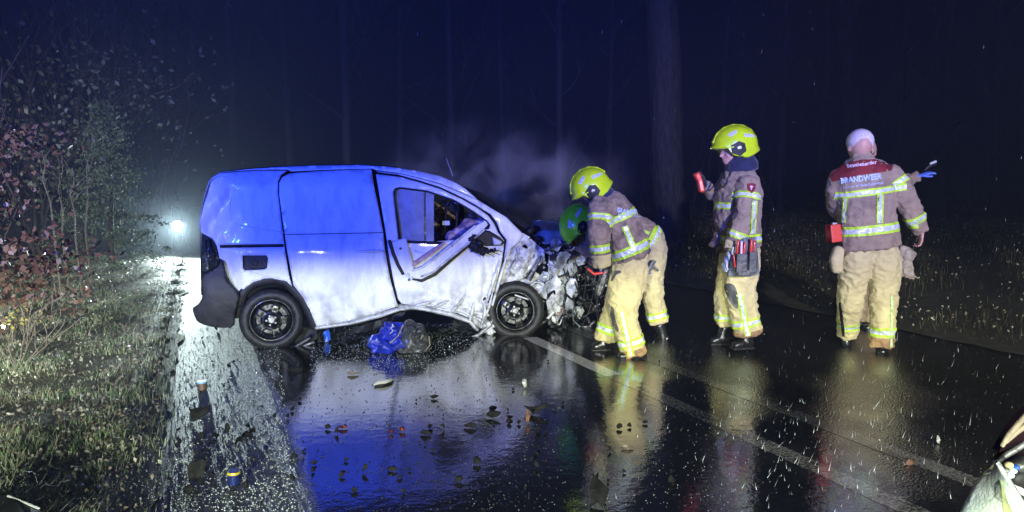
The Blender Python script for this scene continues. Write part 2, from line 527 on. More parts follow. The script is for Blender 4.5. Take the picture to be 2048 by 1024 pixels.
# ---- wet asphalt
def asphalt(name, col, colb, line=False):
    m = bpy.data.materials.new(name)
    m.use_nodes = True
    nt = m.node_tree; N = nt.nodes; L = nt.links
    b = N['Principled BSDF']
    tc = N.new('ShaderNodeTexCoord')
    P_ = tc.outputs['Object']
    def noise(sc, det=4, ro=0.6, vec=None):
        n = N.new('ShaderNodeTexNoise'); n.inputs['Scale'].default_value = sc
        n.inputs['Detail'].default_value = det; n.inputs['Roughness'].default_value = ro
        L.new(vec or P_, n.inputs['Vector']); return n.outputs['Fac']
    def rng_(src, a, b_, c=0.0, d=1.0, it='SMOOTHSTEP'):
        r = N.new('ShaderNodeMapRange'); r.interpolation_type = it
        for k, x in zip(('From Min', 'From Max', 'To Min', 'To Max'), (a, b_, c, d)):
            r.inputs[k].default_value = x
        L.new(src, r.inputs['Value']); return r.outputs[0]
    def mth(op, a, b_):
        x = N.new('ShaderNodeMath'); x.operation = op
        for i, q in enumerate((a, b_)):
            if isinstance(q, (int, float)): x.inputs[i].default_value = q
            else: L.new(q, x.inputs[i])
        return x.outputs[0]
    dot = N.new('ShaderNodeVectorMath'); dot.operation = 'DOT_PRODUCT'
    L.new(P_, dot.inputs[0]); dot.inputs[1].default_value = RN
    nn = dot.outputs['Value']
    # worn wheel tracks hold a film of water; the edge and the crown of the road stay coarse
    lf = rng_(nn, 0.25, 0.62)
    rt = rng_(nn, 2.5, 3.8, 1.0, 0.45)
    film = mth('MULTIPLY', lf, rt)
    film = mth('ADD', film, mth('MULTIPLY', mth('MULTIPLY', mth('SUBTRACT', noise(1.1, 5), 0.5), 0.9), mth('ADD', mth('MULTIPLY', lf, .8), .2)))
    film = rng_(film, 0.25, 0.75)
    vor = N.new('ShaderNodeTexVoronoi'); vor.inputs['Scale'].default_value = 75
    L.new(P_, vor.inputs['Vector'])
    agg = mth('ADD', mth('MULTIPLY', vor.outputs['Distance'], 0.8), mth('MULTIPLY', noise(160, 3), 0.5))
    rip = mth('ADD', mth('MULTIPLY', noise(13, 3, 0.55), 0.6), mth('MULTIPLY', noise(45, 2), 0.12))
    coarse = mth('SUBTRACT', 1.0, film)
    hgt = mth('ADD', mth('MULTIPLY', agg, mth('ADD', mth('MULTIPLY', coarse, mth('ADD', mth('MULTIPLY', mth('SUBTRACT', 1.0, lf), 0.6), 0.5)), 0.022)), mth('MULTIPLY', rip, mth('ADD', mth('MULTIPLY', film, 0.24), 0.14)))
    bp = N.new('ShaderNodeBump'); bp.inputs['Strength'].default_value = 1.0
    bp.inputs['Distance'].default_value = 0.0075
    L.new(hgt, bp.inputs['Height']); L.new(bp.outputs[0], b.inputs['Normal'])
    L.new(mth('ADD', rng_(film, 0, 1, 0.13, 0.085, 'LINEAR'), mth('MULTIPLY', coarse, mth('MULTIPLY', mth('SUBTRACT', 1.0, lf), 0.36))), b.inputs['Roughness'])
    mx = N.new('ShaderNodeMix'); mx.data_type = 'RGBA'
    mx.inputs['A'].default_value = (*col, 1); mx.inputs['B'].default_value = (*colb, 1)
    if line:
        wear = rng_(mth('ADD', noise(55, 4, 0.7), mth('MULTIPLY', noise(3, 3), line)), 0.42 + line * 0.42, 0.62 + line * 0.42)
        L.new(wear, mx.inputs['Factor'])
    else:
        L.new(rng_(noise(90, 4, 0.7), 0.45, 0.68), mx.inputs['Factor'])
    L.new(mx.outputs['Result'], b.inputs['Base Color'])
    b.inputs['IOR'].default_value = 2.9
    b.inputs['Coat Weight'].default_value = 0.0
    return m
road_m = asphalt('wet_asphalt', (0.007, 0.007, 0.008), (0.03, 0.029, 0.029))
v, f = grid_np(-0.7, 6.9, -6, 60, 12, 60, lambda n, s: 0.0)
prop(put_mesh('road', np_mesh('road', v, f), road_m), kind='structure')
# the two worn centre lines; one stretch of the left one is a paler dash with lamp glare put into its colour
def line_strip(name, n, wd, s0, s1, m):
    v, f = grid_np(n - wd / 2, n + wd / 2, s0, s1, 3, 40, lambda a, b_: 0.0015)
    return prop(put_mesh(name, np_mesh(name, v, f), m), kind='structure')
def ns(u, vv):
    p = G(u, vv); return p.dot(RN), p.dot(RD)
na, sa1 = ns(1052, 676); nb_, sa0 = ns(1236, 750)
nA = (na + nb_) / 2
nB = ns(1600, 832)[0]
line_w = asphalt('glare_road_paint', (0.8, 0.8, 0.78), (0.42, 0.42, 0.41), line=0.3)
line_o = asphalt('worn_road_paint', (0.22, 0.22, 0.21), (0.02, 0.02, 0.02), line=0.35)
line_strip('road_marking', nA, 0.15, sa0, sa1, line_w)
line_strip('road_marking', nA, 0.14, -2, sa0 - 0.01, line_o)
line_strip('road_marking', nB, 0.14, -2, 30, line_o)

# ================================================================== LAMP BEHIND THE VAN
lp = P(355, 452, 15.0)
lt = thing('far_lamp', (lp.x, lp.y, 0), 'dazzling white lamp shining through the mist beside the road behind the van', 'lamp')  # only its glare is known; housing and tripod legs are assumed
to_cam = (CAM - lp).normalized()
bm = bmesh.new()
cyl(bm, lp - to_cam * 0.16, lp + to_cam * 0.02, 0.10, 0.13, 20)
put('lamp_housing', bm, M['black'], lt)
bm = bmesh.new()
cyl(bm, lp + to_cam * 0.022, lp + to_cam * 0.034, 0.105, None, 24)
put('lens', bm, mat('lamp_glow', (1, 1, 1), emis=(0.85, 1.0, 0.95), estr=60), lt)
for k in range(3):
    a = k * 2.09 + 0.4
    bm = bmesh.new()
    cyl(bm, lp - to_cam * 0.08 - Vector((0, 0, .08)), Vector((lp.x + math.cos(a) * .3, lp.y + math.sin(a) * .3, 0.0)), 0.012)
    put('leg', bm, M['black'], lt)
sp = light('far_lamp_beam', 'SPOT', lp + to_cam * 0.05, CAM - Vector((0, 0, 0.9)), 1500, (0.8, 1.0, 0.97), spot_size=R(110), spot_blend=0.8, shadow_soft_size=0.08)

# ================================================================== TREES
leafbrown = mat('brown_beech_leaf', (0.09, 0.04, 0.026), 0.5, col2=(0.13, 0.075, 0.045), nscale=3, coat=0.2)
leafpale = mat('pale_leaf', (0.12, 0.13, 0.09), 0.7, spec=.25)
leafgreen = mat('wet_green_leaf', (0.07, 0.1, 0.05), 0.75, col2=(0.12, 0.15, 0.08), nscale=3, spec=.2)
leafyellow = mat('yellow_leaf', (0.28, 0.24, 0.06), 0.5, coat=0.2)
def tapered_trunk(bm, base, top, r0, r1, wob=0.06, seg=14, n=16, flare=1.5):
    fine = r0 > .18
    if fine: seg, n = 150, 56
    rings = []
    for i in range(seg + 1):
        t = i / seg
        p = Vector(base).lerp(Vector(top), t)
        p += Vector((fbm((t * 3, base[0], 1)) * wob, fbm((t * 3, base[1], 5)) * wob, 0))
        r = r0 + (r1 - r0) * t
        r *= 1 + (flare - 1) * math.exp(-t * (Vector(top) - Vector(base)).length / 0.5)
        ring = []
        for k in range(n):
            a = 2 * math.pi * k / n
            rr = r * (1 + 0.07 * fbm((math.cos(a) * 2, math.sin(a) * 2, t * 6 + base[0])) + 0.04 * math.sin(a * 5 + 1) * math.exp(-t * 14))
            if fine: rr += .03 * abs(fbm((math.cos(a) * 6 + 3, math.sin(a) * 6, t * 16 + base[0]), 4)) + .012 * fbm((a * 14, t * 60, base[0]), 2)
            ring.append(bm.verts.new(p + Vector((math.cos(a) * rr, math.sin(a) * rr, 0))))
        rings.append(ring)
    for a, b in zip(rings, rings[1:]):
        for k in range(n):
            bm.faces.new((a[k], a[(k + 1) % n], b[(k + 1) % n], b[k]))
    bm.faces.new(rings[-1])
def limb(bm, a, d, ln, r, depth=2):
    pts = [Vector(a)]; dd = Vector(d).normalized()
    for i in range(5):
        dd = (dd + Vector((random.uniform(-.25, .25), random.uniform(-.25, .25), random.uniform(-.1, .25)))).normalized()
        pts.append(pts[-1] + dd * ln / 5)
    loft(bm, pts, [max(0.004, r * (1 - i / 5.6)) for i in range(6)], n=6, up=(.2, .9, .3), cap=False)
    if depth:
        for k in (2, 3, 4, 5):
            d2 = (dd + Vector((random.uniform(-1, 1), random.uniform(-1, 1), random.uniform(-.3, .8)))).normalized()
            limb(bm, pts[k], d2, ln * .55, r * .45, depth - 1)
def tree(base, top, r0, r1, label, name='bare_tree', group=None, limbs=6, first=4.0, bk='bark'):
    t = thing(name, base, label, 'tree', group)
    bm = bmesh.new(); tapered_trunk(bm, base, top, r0, r1)
    put('trunk', bm, M[bk], t, smooth=True)
    h = Vector(top).z - base[2]
    bm = bmesh.new()
    for k in range(limbs):
        q = min(0.98, (first + (h - first) * (k + .3) / limbs) / h)
        p = Vector(base).lerp(Vector(top), q)
        a = random.uniform(0, 6.28)
        limb(bm, p, (math.cos(a), math.sin(a), random.uniform(.3, .9)), random.uniform(1.6, 3.2), r1 * .45)
    put('crown', bm, M[bk], t)
    return t
big_b = G(1345, 512); big_b.z = 0.1
bt = P(1302, -420, big_b.y)
tree(tuple(big_b), tuple(bt), 0.36, 0.27, 'thick wet tree trunk standing on the verge behind the stooping firefighters', 'large_tree', limbs=7, first=6)
fb = Vector((P(1712, 400, 19).x, 19, 0.4))
tree(tuple(fb), tuple(P(1686, -330, 19)), 0.26, 0.2, 'slimmer dark tree trunk rising behind the bareheaded commander', 'large_tree', limbs=6, first=7)
k = 0
spots = [(60, 24), (205, 27), (330, 31), (470, 24), (585, 29), (700, 22), (800, 30), (905, 26), (1010, 33), (1120, 24), (1215, 28), (1440, 30), (1560, 25), (1640, 33), (1790, 28), (1880, 24), (1985, 31)]
src = None
for (u, Y) in spots:
    x = P(u, 400, Y).x
    sc_ = random.uniform(.7, 1.25)
    if src is None or k % 4 == 0:
        b0 = (x, Y, 0.25)
        src = tree(b0, (x + random.uniform(-.5, .5), Y, 10.5), 0.17 * sc_, 0.1 * sc_, 'dim bare tree trunk in the dark wood behind the crash', 'bare_tree', 'dim trees of the dark wood', limbs=7, first=3, bk='dimbark')
    else:
        r = src.copy(); scene.collection.objects.link(r)
        r.location = (x, Y, 0.25); r.rotation_euler = (0, 0, random.uniform(0, 6.28))
        for c in src.children:
            c2 = c.copy(); scene.collection.objects.link(c2); c2.parent = r
    k += 1

def leaf_quads(pos, size, nor=None, elong=1.7):
    """rhombic leaves at pos (n,3), random orientation"""
    n = len(pos)
    a = rng.normal(size=(n, 3)); a /= np.linalg.norm(a, axis=1, keepdims=True)
    b = np.cross(a, rng.normal(size=(n, 3))); b /= np.linalg.norm(b, axis=1, keepdims=True)
    s = (np.asarray(size) * rng.uniform(.6, 1.3, n))[:, None]
    c = np.cross(a, b)
    v = np.stack([pos - a * s * elong / 2, pos + b * s / 2 + c * s * .12, pos + a * s * elong / 2, pos - b * s / 2 + c * s * .12], 1).reshape(-1, 3)
    f = np.arange(n * 4).reshape(n, 4)
    return v, f
def foliage(name, pos, size, m, parent, kind=None):
    v, f = leaf_quads(np.asarray(pos), size)
    o = put_mesh(name, np_mesh(name, v, f), m, parent)
    return prop(o, kind=kind)
def clump(c, r, n):
    p = rng.normal(size=(n, 3)) * np.array(r) * .5
    return p + np.array(c)
# conifer and saplings on the left
cb = Vector((P(222, 480, 12).x, 12, 0.15))
t = thing('conifer', cb, 'misty young conifer left of the dazzling lamp', 'tree')
bm = bmesh.new(); tapered_trunk(bm, cb, cb + Vector((.1, 0, 2.9)), 0.05, 0.01, wob=.03, flare=1.2)
put('trunk', bm, M['bark'], t)
pos = []
for i in range(260):
    h = random.uniform(.15, 2.8); rr = (2.95 - h) * .42 * random.uniform(.25, 1)
    a = random.uniform(0, 6.28)
    c = cb + Vector((math.cos(a) * rr, math.sin(a) * rr, h - rr * .25))
    pos.append(clump(c, (.16, .16, .07), 34))
foliage('needles', np.concatenate(pos), .03, leafgreen, t)
for (u0, v0, u1, v1, Y, lab) in [(106, 450, 80, 300, 8.5, 'thin leaning dry stalk at the left edge of the verge'), (124, 470, 120, 310, 9.0, 'kinked bare sapling left of the conifer'), (150, 470, 142, 335, 9.0, 'short bare sapling between two taller ones'), (170, 460, 182, 250, 10.0, 'tall bare sapling with a few pale leaves in front of the conifer')]:
    b0 = P(u0, v0, Y); b1 = P(u1, v1, Y)
    base = Vector((b0.x + .05, Y, zl(b0.x * RN.x + Y * RN.y, 0)))
    t = thing('sapling', base, lab, 'sapling')
    bm = bmesh.new()
    pts = [base, b0] + [b0.lerp(b1, q) + Vector((.04 * math.sin(q * 9), 0, 0)) for q in (.3, .6, .8, 1)]
    loft(bm, pts, [.012, .011, .009, .008, .006, .003], n=6, cap=False)
    for q in range(7):
        p = b0.lerp(b1, random.uniform(.2, .95))
        cyl(bm, p, p + Vector((random.uniform(-.25, .25), random.uniform(-.1, .1), random.uniform(.08, .3))), .004, .002, 5)
    put('stem', bm, M['stem'], t)
    foliage('leaves', clump(b1, (.5, .3, .9), 26), .05, leafpale, t)
# tall misty shrub mass behind (pale leaves against the blue)
for (u, vv, Y, rx, rz, n, lab) in [(150, 190, 13, 1.6, 1.3, 500, 'bare misty shrub with few pale leaves high on the left'), (255, 230, 15, 1.8, 1.9, 500, 'misty shrub above the conifer with scattered pale leaves'), (60, 330, 12, 1.2, 1.3, 260, 'dim shrub far left behind the thin stalks')]:
    c = P(u, vv, Y)
    base = Vector((c.x, Y, 0.2))
    t = thing('shrub', base, lab, 'shrub')
    bm = bmesh.new()
    for q in range(7):
        limb(bm, base, (random.uniform(-.35, .35), random.uniform(-.3, .3), 1), c.z + rz * .6, .03, 2)
    put('stems', bm, M['bark'], t)
    foliage('leaves', clump(c, (rx, 1.2, rz), n), .07, leafpale, t)
# beech branch at left edge and the leafy thicket below it
t = thing('beech_shrub', (P(-60, 500, 5.6).x, 5.6, 0.1), 'beech branches with wet brown leaves at the left edge', 'shrub')
bm = bmesh.new()
rt_ = Vector((P(-120, 500, 5.6).x, 5.6, 0.05))
for (u, vv) in ((-10, 270), (30, 290), (60, 300), (0, 380), (10, 400), (40, 500), (-20, 330)):
    limb(bm, rt_, P(u, vv, 5.6) - rt_, (P(u, vv, 5.6) - rt_).length, .02, 1)
put('stems', bm, M['bark'], t)
pos = []
for (u, vv, ru, rv, n) in [(10, 268, 60, 34, 60), (28, 300, 50, 30, 34), (55, 288, 28, 26, 9), (-10, 345, 40, 30, 26), (4, 395, 60, 40, 46), (30, 490, 70, 60, 110), (70, 540, 110, 60, 170), (20, 580, 90, 60, 130)]:
    c = P(u, vv, 5.6); k_ = 5.6 / F
    pos.append(clump(c, (ru * k_, .6, rv * k_), n))
foliage('leaves', np.concatenate([q_ for q_ in pos] + [q_ + rng.normal(size=q_.shape) * .05 for q_ in pos]), .036, leafbrown, t)
t = thing('bramble', (P(30, 640, 5.4).x, 5.4, 0.05), 'yellowing bramble tuft under the brown beech leaves', 'shrub')
bm = bmesh.new()
for q in range(9):
    limb(bm, t.location, (random.uniform(-1, 1), random.uniform(-.6, .6), .6), .5, .006, 1)
put('stems', bm, M['stem'], t)
foliage('leaves', clump(P(32, 640, 5.4), (.2, .3, .12), 70), .024, leafyellow, t)

# ---- grass, litter, brush
def blades(name, n, npts, hgt, wid, m, zf, lean=.5, label=None, cat='grass'):
    N, S, Hs = npts(n)
    n = len(N)
    X = RN.x * N + RD.x * S; Y = RN.y * N + RD.y * S
    Z = np.array([zf(a, b) for a, b in zip(N, S)]) - .01
    h = hgt * Hs * rng.uniform(.5, 1.3, n)
    an = rng.uniform(0, 6.283, n); w2 = wid * rng.uniform(.6, 1.3, n)
    lx = np.cos(an + 1.57) * lean * h * rng.uniform(.2, 1.4, n); ly = np.sin(an + 1.57) * lean * h * rng.uniform(.2, 1.4, n)
    wx, wy = np.cos(an) * w2 / 2, np.sin(an) * w2 / 2
    b = np.stack([X, Y, Z], 1)
    o = lambda dx, dy, dz: b + np.stack([dx, dy, dz], 1)
    v = np.stack([o(-wx, -wy, 0 * h), o(wx, wy, 0 * h), o(lx * .35 + wx * .8, ly * .35 + wy * .8, h * .6), o(lx * .35 - wx * .8, ly * .35 - wy * .8, h * .6), o(lx, ly, h * .95)], 1).reshape(-1, 3)
    i = np.arange(n)[:, None] * 5
    f = np.concatenate([i + np.array([[0, 1, 2]]), i + np.array([[0, 2, 3]]), i + np.array([[3, 2, 4]])])
    ob = put_mesh(name, np_mesh(name, v, f), m)
    return prop(ob, label, cat, kind='stuff')
def leftpts(n):
    # denser near the camera, in tufts
    Y = 1.8 + 15 * rng.uniform(0, 1, n) ** 1.7
    N = -rng.uniform(0, 1, n) ** .8 * (1.2 + Y * .75) - 0.2
    S = Y * 1.0 + rng.uniform(-.6, .6, n)
    tuft = np.array([0.5 + 1.2 * fbm((a * 1.6, b * 1.6, 3)) for a, b in zip(N, S)])
    keep = rng.uniform(0, 1, n) < np.clip(tuft + .5, .25, 1) * np.clip((-N - .15) * 3 + .1, 0, 1)
    return N[keep], S[keep], np.clip(.5 + tuft[keep], .35, 1.5)
grass_m = mat('wet_grass', (0.14, 0.24, 0.09), 0.35, col2=(0.40, 0.46, 0.27), nscale=2.2, coat=0.5)
dry_m = mat('dry_grass', (0.4, 0.38, 0.3), 0.4, col2=(0.16, 0.14, 0.1), nscale=3, coat=0.4)
brush_m = mat('dark_brush', (0.035, 0.03, 0.02), 0.45, col2=(0.08, 0.075, 0.035), nscale=1.2, coat=0.3)
blades('grass', 170000, leftpts, .05, .004, grass_m, zl, .8, 'wet green grass on the left verge')
blades('dry_grass', 60000, leftpts, .07, .003, dry_m, zl, 1.3, 'flattened straw and dead stalks among the left verge grass')
def litterpts(n):
    N, S, h = leftpts(n); return N, S, h
N_, S_, _ = leftpts(60000)
pos = np.stack([RN.x * N_ + RD.x * S_, RN.y * N_ + RD.y * S_, np.array([zl(a, b) + .012 + random.random() * .02 for a, b in zip(N_, S_)])], 1)
litter_m = mat('dead_leaf_litter', (0.14, 0.10, 0.07), 0.3, col2=(0.36, 0.34, 0.28), nscale=4, coat=0.7)
v, f = leaf_quads(pos, .016)
prop(put_mesh('leaf_litter', np_mesh('leaf_litter', v, f), litter_m), 'dead wet leaves scattered through the left verge', 'leaves', kind='stuff')
def rightpts(n):
    N = 6.75 + 12 * rng.uniform(0, 1, n) ** 1.3
    S = rng.uniform(-1, 26, n)
    tuft = np.array([0.55 + 1.2 * fbm((a * .9, b * .9, 9)) for a, b in zip(N, S)])
    keep = rng.uniform(0, 1, n) < np.clip(tuft, .06, 1)
    return N[keep], S[keep], np.clip(tuft[keep], .3, 1.4) * np.clip((N[keep] - 6.5) * 1.2, .25, 1.6)
blades('undergrowth', 60000, rightpts, .15, .006, brush_m, zr, .8, 'dark tangled undergrowth on the far verge', 'undergrowth')
N_, S_, _ = rightpts(16000)
pos = np.stack([RN.x * N_ + RD.x * S_, RN.y * N_ + RD.y * S_, np.array([zr(a, b) + .03 + random.random() * .22 for a, b in zip(N_, S_)])], 1)
v, f = leaf_quads(pos, .02)
prop(put_mesh('fallen_leaves', np_mesh('fallen_leaves', v, f), litter_m), 'fallen leaves caught in the far undergrowth', 'leaves', kind='stuff')
# back wall of the wood: a distant thicket
def farpts(n):
    N = rng.uniform(-26, 34, n); S = rng.uniform(20, 40, n)
    return N, S, rng.uniform(.6, 1.5, n)
bm = bmesh.new()
for q in range(150):
    u = random.uniform(-300, 2350); Y = random.uniform(17, 34)
    x = P(u, 400, Y).x
    if abs(x * RN.x + Y * RN.y - 3.2) < 3.4:
        continue
    limb(bm, (x, Y, .1), (random.uniform(-.3, .3), random.uniform(-.3, .3), 1), random.uniform(1.2, 4.5), .022, 1)
prop(put('thicket', bm, M['bark']), 'dark far thicket of bare stems at the edge of the wood', 'thicket', kind='stuff')
# ================================================================== VAN
VR = G(548, 697)
VFr = G(1033, 669)
VA = (VFr - VR); VA.z = 0; WB = VA.length; VA.normalize()
VN = Vector((-VA.y, VA.x, 0))
VTH = math.atan2(VA.y, VA.x)
def tumble(z):
    t = 0.02 * max(0, .75 - z)
    if z > .9: t += .16 * (z - .9) ** 1.25
    if z > 1.52: t += 1.2 * (z - 1.52) ** 1.4
    return t
def S(u, v, off=0.0):
    d = ray(u, v)
    o = off + .02
    for _ in range(6):
        t = ((VR - CAM).dot(VN) + o) / d.dot(VN)
        p = CAM + d * t
        o = off + tumble(p.z)
    return p
def vl(l, w_, z):
    """van coordinates: along, inward, up"""
    return VR + VA * l + VN * w_ + Vector((0, 0, z))
def Sl(u, v):
    p = S(u, v) - VR
    return p.dot(VA), p.z
van = thing('wrecked_van', vl(WB / 2, .8, 0), 'wrecked white panel van with its front torn open, standing across the wet road', 'van')
VW = 1.62

def dent(u, v):
    """dents pushed into the side, metres inward"""
    d = 0.006 * fbm((u * .008, v * .008, 2))
    # creased rear corner
    k = math.exp(-((u - 432) / 42) ** 2 - ((v - 420) / 62) ** 2)
    d += k * (.03 + .03 * abs(fbm((u * .028, v * .014, 4))) * 2 + .02 * math.sin((u + v * .8) * .09))
    k = math.exp(-((u - 455) / 26) ** 2 - ((v - 550) / 45) ** 2)
    d += k * (.045 * abs(math.sin((u * 1.1 - v * .35) * .055)) + .02)
    # crushed sill under the cab door
    k = max(0, min(1, (v - 565 + (u - 900) * .12) / 55)) * max(0, min(1, (u - 800) / 60))
    d += k * (.075 * abs(fbm((u * .02, v * .045, 6))) * 2 + .02 * abs(math.sin(v * .14 + u * .05 + 3 * fbm((u * .01, v * .01, 1)))) )
    # buckled door front
    k = math.exp(-((u - 985) / 38) ** 2) * max(0, min(1, (v - 470) / 60))
    d += k * (.05 * abs(fbm((u * .05, v * .012, 8))) * 2 + .02)
    k = math.exp(-((u - 885) / 70) ** 2 - ((v - 590) / 40) ** 2)
    d += k * .03 * math.sin((v - 0.3 * u) * .09)
    k = math.exp(-((u - 720) / 120) ** 2 - ((v - 590) / 50) ** 2)
    d += k * .012 * math.sin(u * .03 + v * .02)
    return d
def panel(name, outline, holes=(), m=None, off=0.0, st=7, thick=.014, parent=None, rnd=0, dn=True, bulge=None):
    if rnd: outline = smooth_poly(outline, rnd)
    V, Fc = tri_poly(outline, holes, st)
    bm = bmesh.new()
    fn = lambda u, v: S(u, v, off + (dent(u, v) if dn else 0) - (bulge(u, v) if bulge else 0))
    sheet(bm, V, Fc, fn, thick, VN)
    bmesh.ops.recalc_face_normals(bm, faces=bm.faces)
    o = put(name, bm, m or M['paint'], parent or van, smooth=False)
    me = o.data
    # smooth the faces of the sheet, keep its rim crisp
    nn = np.zeros(len(me.polygons) * 3); me.polygons.foreach_get('normal', nn)
    me.polygons.foreach_set('use_smooth', [len(p.vertices) == 3 for p in me.polygons])
    return o
window_hole = [(786, 384), (790, 376), (800, 374), (855, 381), (905, 398), (950, 424), (974, 441), (981, 450), (978, 458), (950, 462), (930, 478), (860, 484), (797, 481)]
arch_r = [(483, 590), (492, 577), (508, 566), (530, 559), (552, 558), (573, 565), (590, 580), (606, 598), (618, 620), (627, 642), (631, 654)]
# panels traced along their seams
q = [(427, 353), (438, 347), (470, 344), (520, 341), (575, 341), (562, 350), (556, 363), (556, 385), (563, 445), (570, 500), (578, 550), (584, 573), (573, 563), (552, 556), (530, 557), (507, 564), (491, 575), (481, 588), (463, 571), (451, 549), (447, 520), (439, 517), (434, 492), (425, 477), (404, 466), (398, 452), (402, 420), (410, 385), (418, 362)]
panel('rear_quarter_panel', q, [[(485, 511), (533, 511), (536, 516), (534, 536), (528, 539), (490, 541), (486, 536)], [(440, 490), (568, 488), (568, 494), (440, 496)]], M['paint'], st=6)
panel('rail_slot', [(438, 488), (570, 486), (570, 496), (438, 498)], m=M['seam'], off=.025, dn=False)
fp = panel('fuel_flap_recess', [(481, 507), (538, 507), (540, 541), (482, 545)], m=M['black'], off=.035)
bm = bmesh.new(); loft(bm, [S(510, 526, .03), S(510, 526, .012)], [.028, .024], n=14, up=(0, 0, 1), cap=False); put('fuel_cap', bm, M['black'], fp)
roofl = [(438, 345), (500, 338), (560, 334), (640, 331), (720, 330), (780, 334), (840, 343), (880, 352), (912, 366), (930, 377)]
rail = roofl + [(955, 399), (925, 386), (880, 367), (840, 356), (800, 346), (752, 340), (745, 337), (640, 340), (582, 343), (575, 339), (520, 339), (470, 342), (436, 346)]
panel('roof_rail', rail, m=M['paint'], st=6)
sd = [(558.5, 366), (564.5, 354.5), (579, 347), (640, 342), (743, 338), (748, 372), (757, 415), (766, 462), (770, 500), (780, 556), (793, 604), (798, 612), (720, 637), (660, 649), (633, 653), (628, 640), (619, 618), (606, 595), (592, 577), (587, 570), (574, 500), (566, 445), (558.5, 390)]
sl = panel('sliding_door', sd, m=M['paint'], st=8, bulge=lambda u, v: .012 * max(0, min(1, (v - 468) / 6)) )
for nm_, pts in (('pressed_crease', [(470, 380), (462, 392), (459, 420), (461, 440), (475, 450), (510, 456), (567, 465)]), ('pressed_crease', [(440, 352), (452, 358), (470, 366), (474, 374)]), ('dent_ridge', [(446, 520), (452, 545), (463, 566)]), ('dent_ridge', [(500, 543), (530, 552), (566, 560)])):
    bm = bmesh.new(); loft(bm, [S(u, v, dent(u, v) + .002) for u, v in pts], [.0065] * len(pts), n=8, up=tuple(VN)); put(nm_, bm, M['paint'], van, smooth=True)
# handle of the sliding door
bm = bmesh.new()
loft(bm, [S(714, 504, -.03), S(722, 503, -.035), (S(742, 502, -.04)), S(762, 502, -.035), S(768, 503, -.03)], [(.006, .012), (.012, .016), (.014, .018), (.012, .016), (.006, .012)], n=10, up=tuple(VN))
put('door_handle', bm, M['paint'], sl, smooth=True)
panel('crease_line', [(569, 468.5), (768, 464.5), (768, 466), (569, 470)], m=M['seam'], off=-.003, dn=False, parent=sl, thick=.004, st=12)
# pillar between the openings and round the cab door
ap = [(957, 401), (985, 418), (1012, 434), (1048, 470), (1040, 482), (1022, 498), (1016, 520), (1008, 520), (1013, 480), (1001, 464), (994, 445), (978, 428), (955, 412), (925, 395), (880, 374), (840, 361), (800, 350), (755, 344), (752, 341), (800, 347), (840, 357), (880, 368), (925, 387)]
panel('windscreen_pillar', ap, m=M['paint'], st=6)
fd = [(752, 348), (800, 354), (840, 365), (880, 378), (925, 399), (955, 416), (976, 431), (988, 447), (996, 465), (1009, 482), (1004, 522), (998, 545), (990, 580), (984, 612), (976, 640), (974, 660), (955, 655), (940, 637), (915, 626), (870, 617), (835, 612), (803, 607), (796, 598), (786, 556), (776, 500), (772, 468), (763, 415)]
dr = panel('cab_door', fd, [window_hole], M['paint'], st=5.5)
panel('door_skin_crease', [(830, 500), (858, 508), (905, 514), (905, 517), (858, 512), (830, 504)], m=M['paint'], off=-.014, parent=dr, st=6)
# black rubber round the window and the door gap
bm = bmesh.new()
loft(bm, [S(u, v, .012) for u, v in [(800, 481), (795, 440), (788, 395), (790, 379), (800, 375), (855, 382), (905, 399), (950, 425), (972, 440), (979, 450), (978, 458)]], [.011] * 11, n=8, up=tuple(VN)); put('window_seal', bm, M['black'], dr, smooth=True)
bm = bmesh.new()
loft(bm, [S(u, v, .004) for u, v in [(798, 483), (840, 485), (884, 486)]], [.014] * 3, n=8, up=tuple(VN)); put('window_seal', bm, M['black'], dr, smooth=True)
bm = bmesh.new()
loft(bm, [S(u, v, .004) for u, v in [(750, 342), (790, 348), (830, 360), (880, 377), (925, 398), (957, 415), (980, 429), (992, 446), (994, 458)]], [.005, .005, .0055, .006, .006, .006, .009, .012, .009], n=8, up=tuple(VN)); put('door_seal', bm, M['black'], van, smooth=True)
bm = bmesh.new()
loft(bm, [S(u, v, .001) for u, v in [(773, 480), (775, 510), (786, 555), (796, 600)]], [.006, .007, .005, .003], n=8, up=tuple(VN)); put('door_seal', bm, M['black'], van, smooth=True)
# inner wheel house rings
def arch_ring():
    bm = bmesh.new()
    pts = [S(u, v, .03) for u, v in [(478, 610)] + arch_r]
    loft(bm, pts, [(.05, .03)] * len(pts), n=8, up=tuple(VN))
    return bm
put('wheel_arch_trim', arch_ring(), M['black'], van, smooth=True)
# crushed sill: strips of folded metal
for k_, pts in enumerate([[(632, 655), (700, 646), (760, 630), (800, 618), (850, 612)], [(800, 612), (850, 618), (900, 628), (940, 643), (955, 660)], [(830, 607), (880, 612), (925, 622), (960, 640), (978, 662)], [(870, 604), (905, 615), (945, 624), (976, 630)]]):
    bm = bmesh.new()
    loft(bm, [S(u, v, .02 + .01 * k_) for u, v in pts], [(.022, .03), (.02, .03), (.026, .03), (.02, .03), (.016, .02)][:len(pts)], n=6, up=tuple(VN), power=1.3)
    put('sill_strip', bm, M['paint_dirty'], van)
for (a, b) in [((830, 612), (870, 600)), ((868, 616), (905, 596)), ((905, 622), (930, 590)), ((940, 640), (948, 604)), ((962, 655), (970, 600)), ((985, 610), (1015, 505)), ((975, 600), (1000, 520)), ((968, 640), (985, 585))]:
    bm = bmesh.new()
    c0, c1 = S(*a, .0), S(*b, -.006)
    loft(bm, [c0, c0.lerp(c1, .5) + Vector((random.uniform(-.02, .02), -.008, random.uniform(-.01, .01))), c1], [(.012, .012), (.018, .01), (.006, .006)], n=6, up=tuple(VN))
    put('folded_metal', bm, M['paint_dirty'], van, smooth=True)
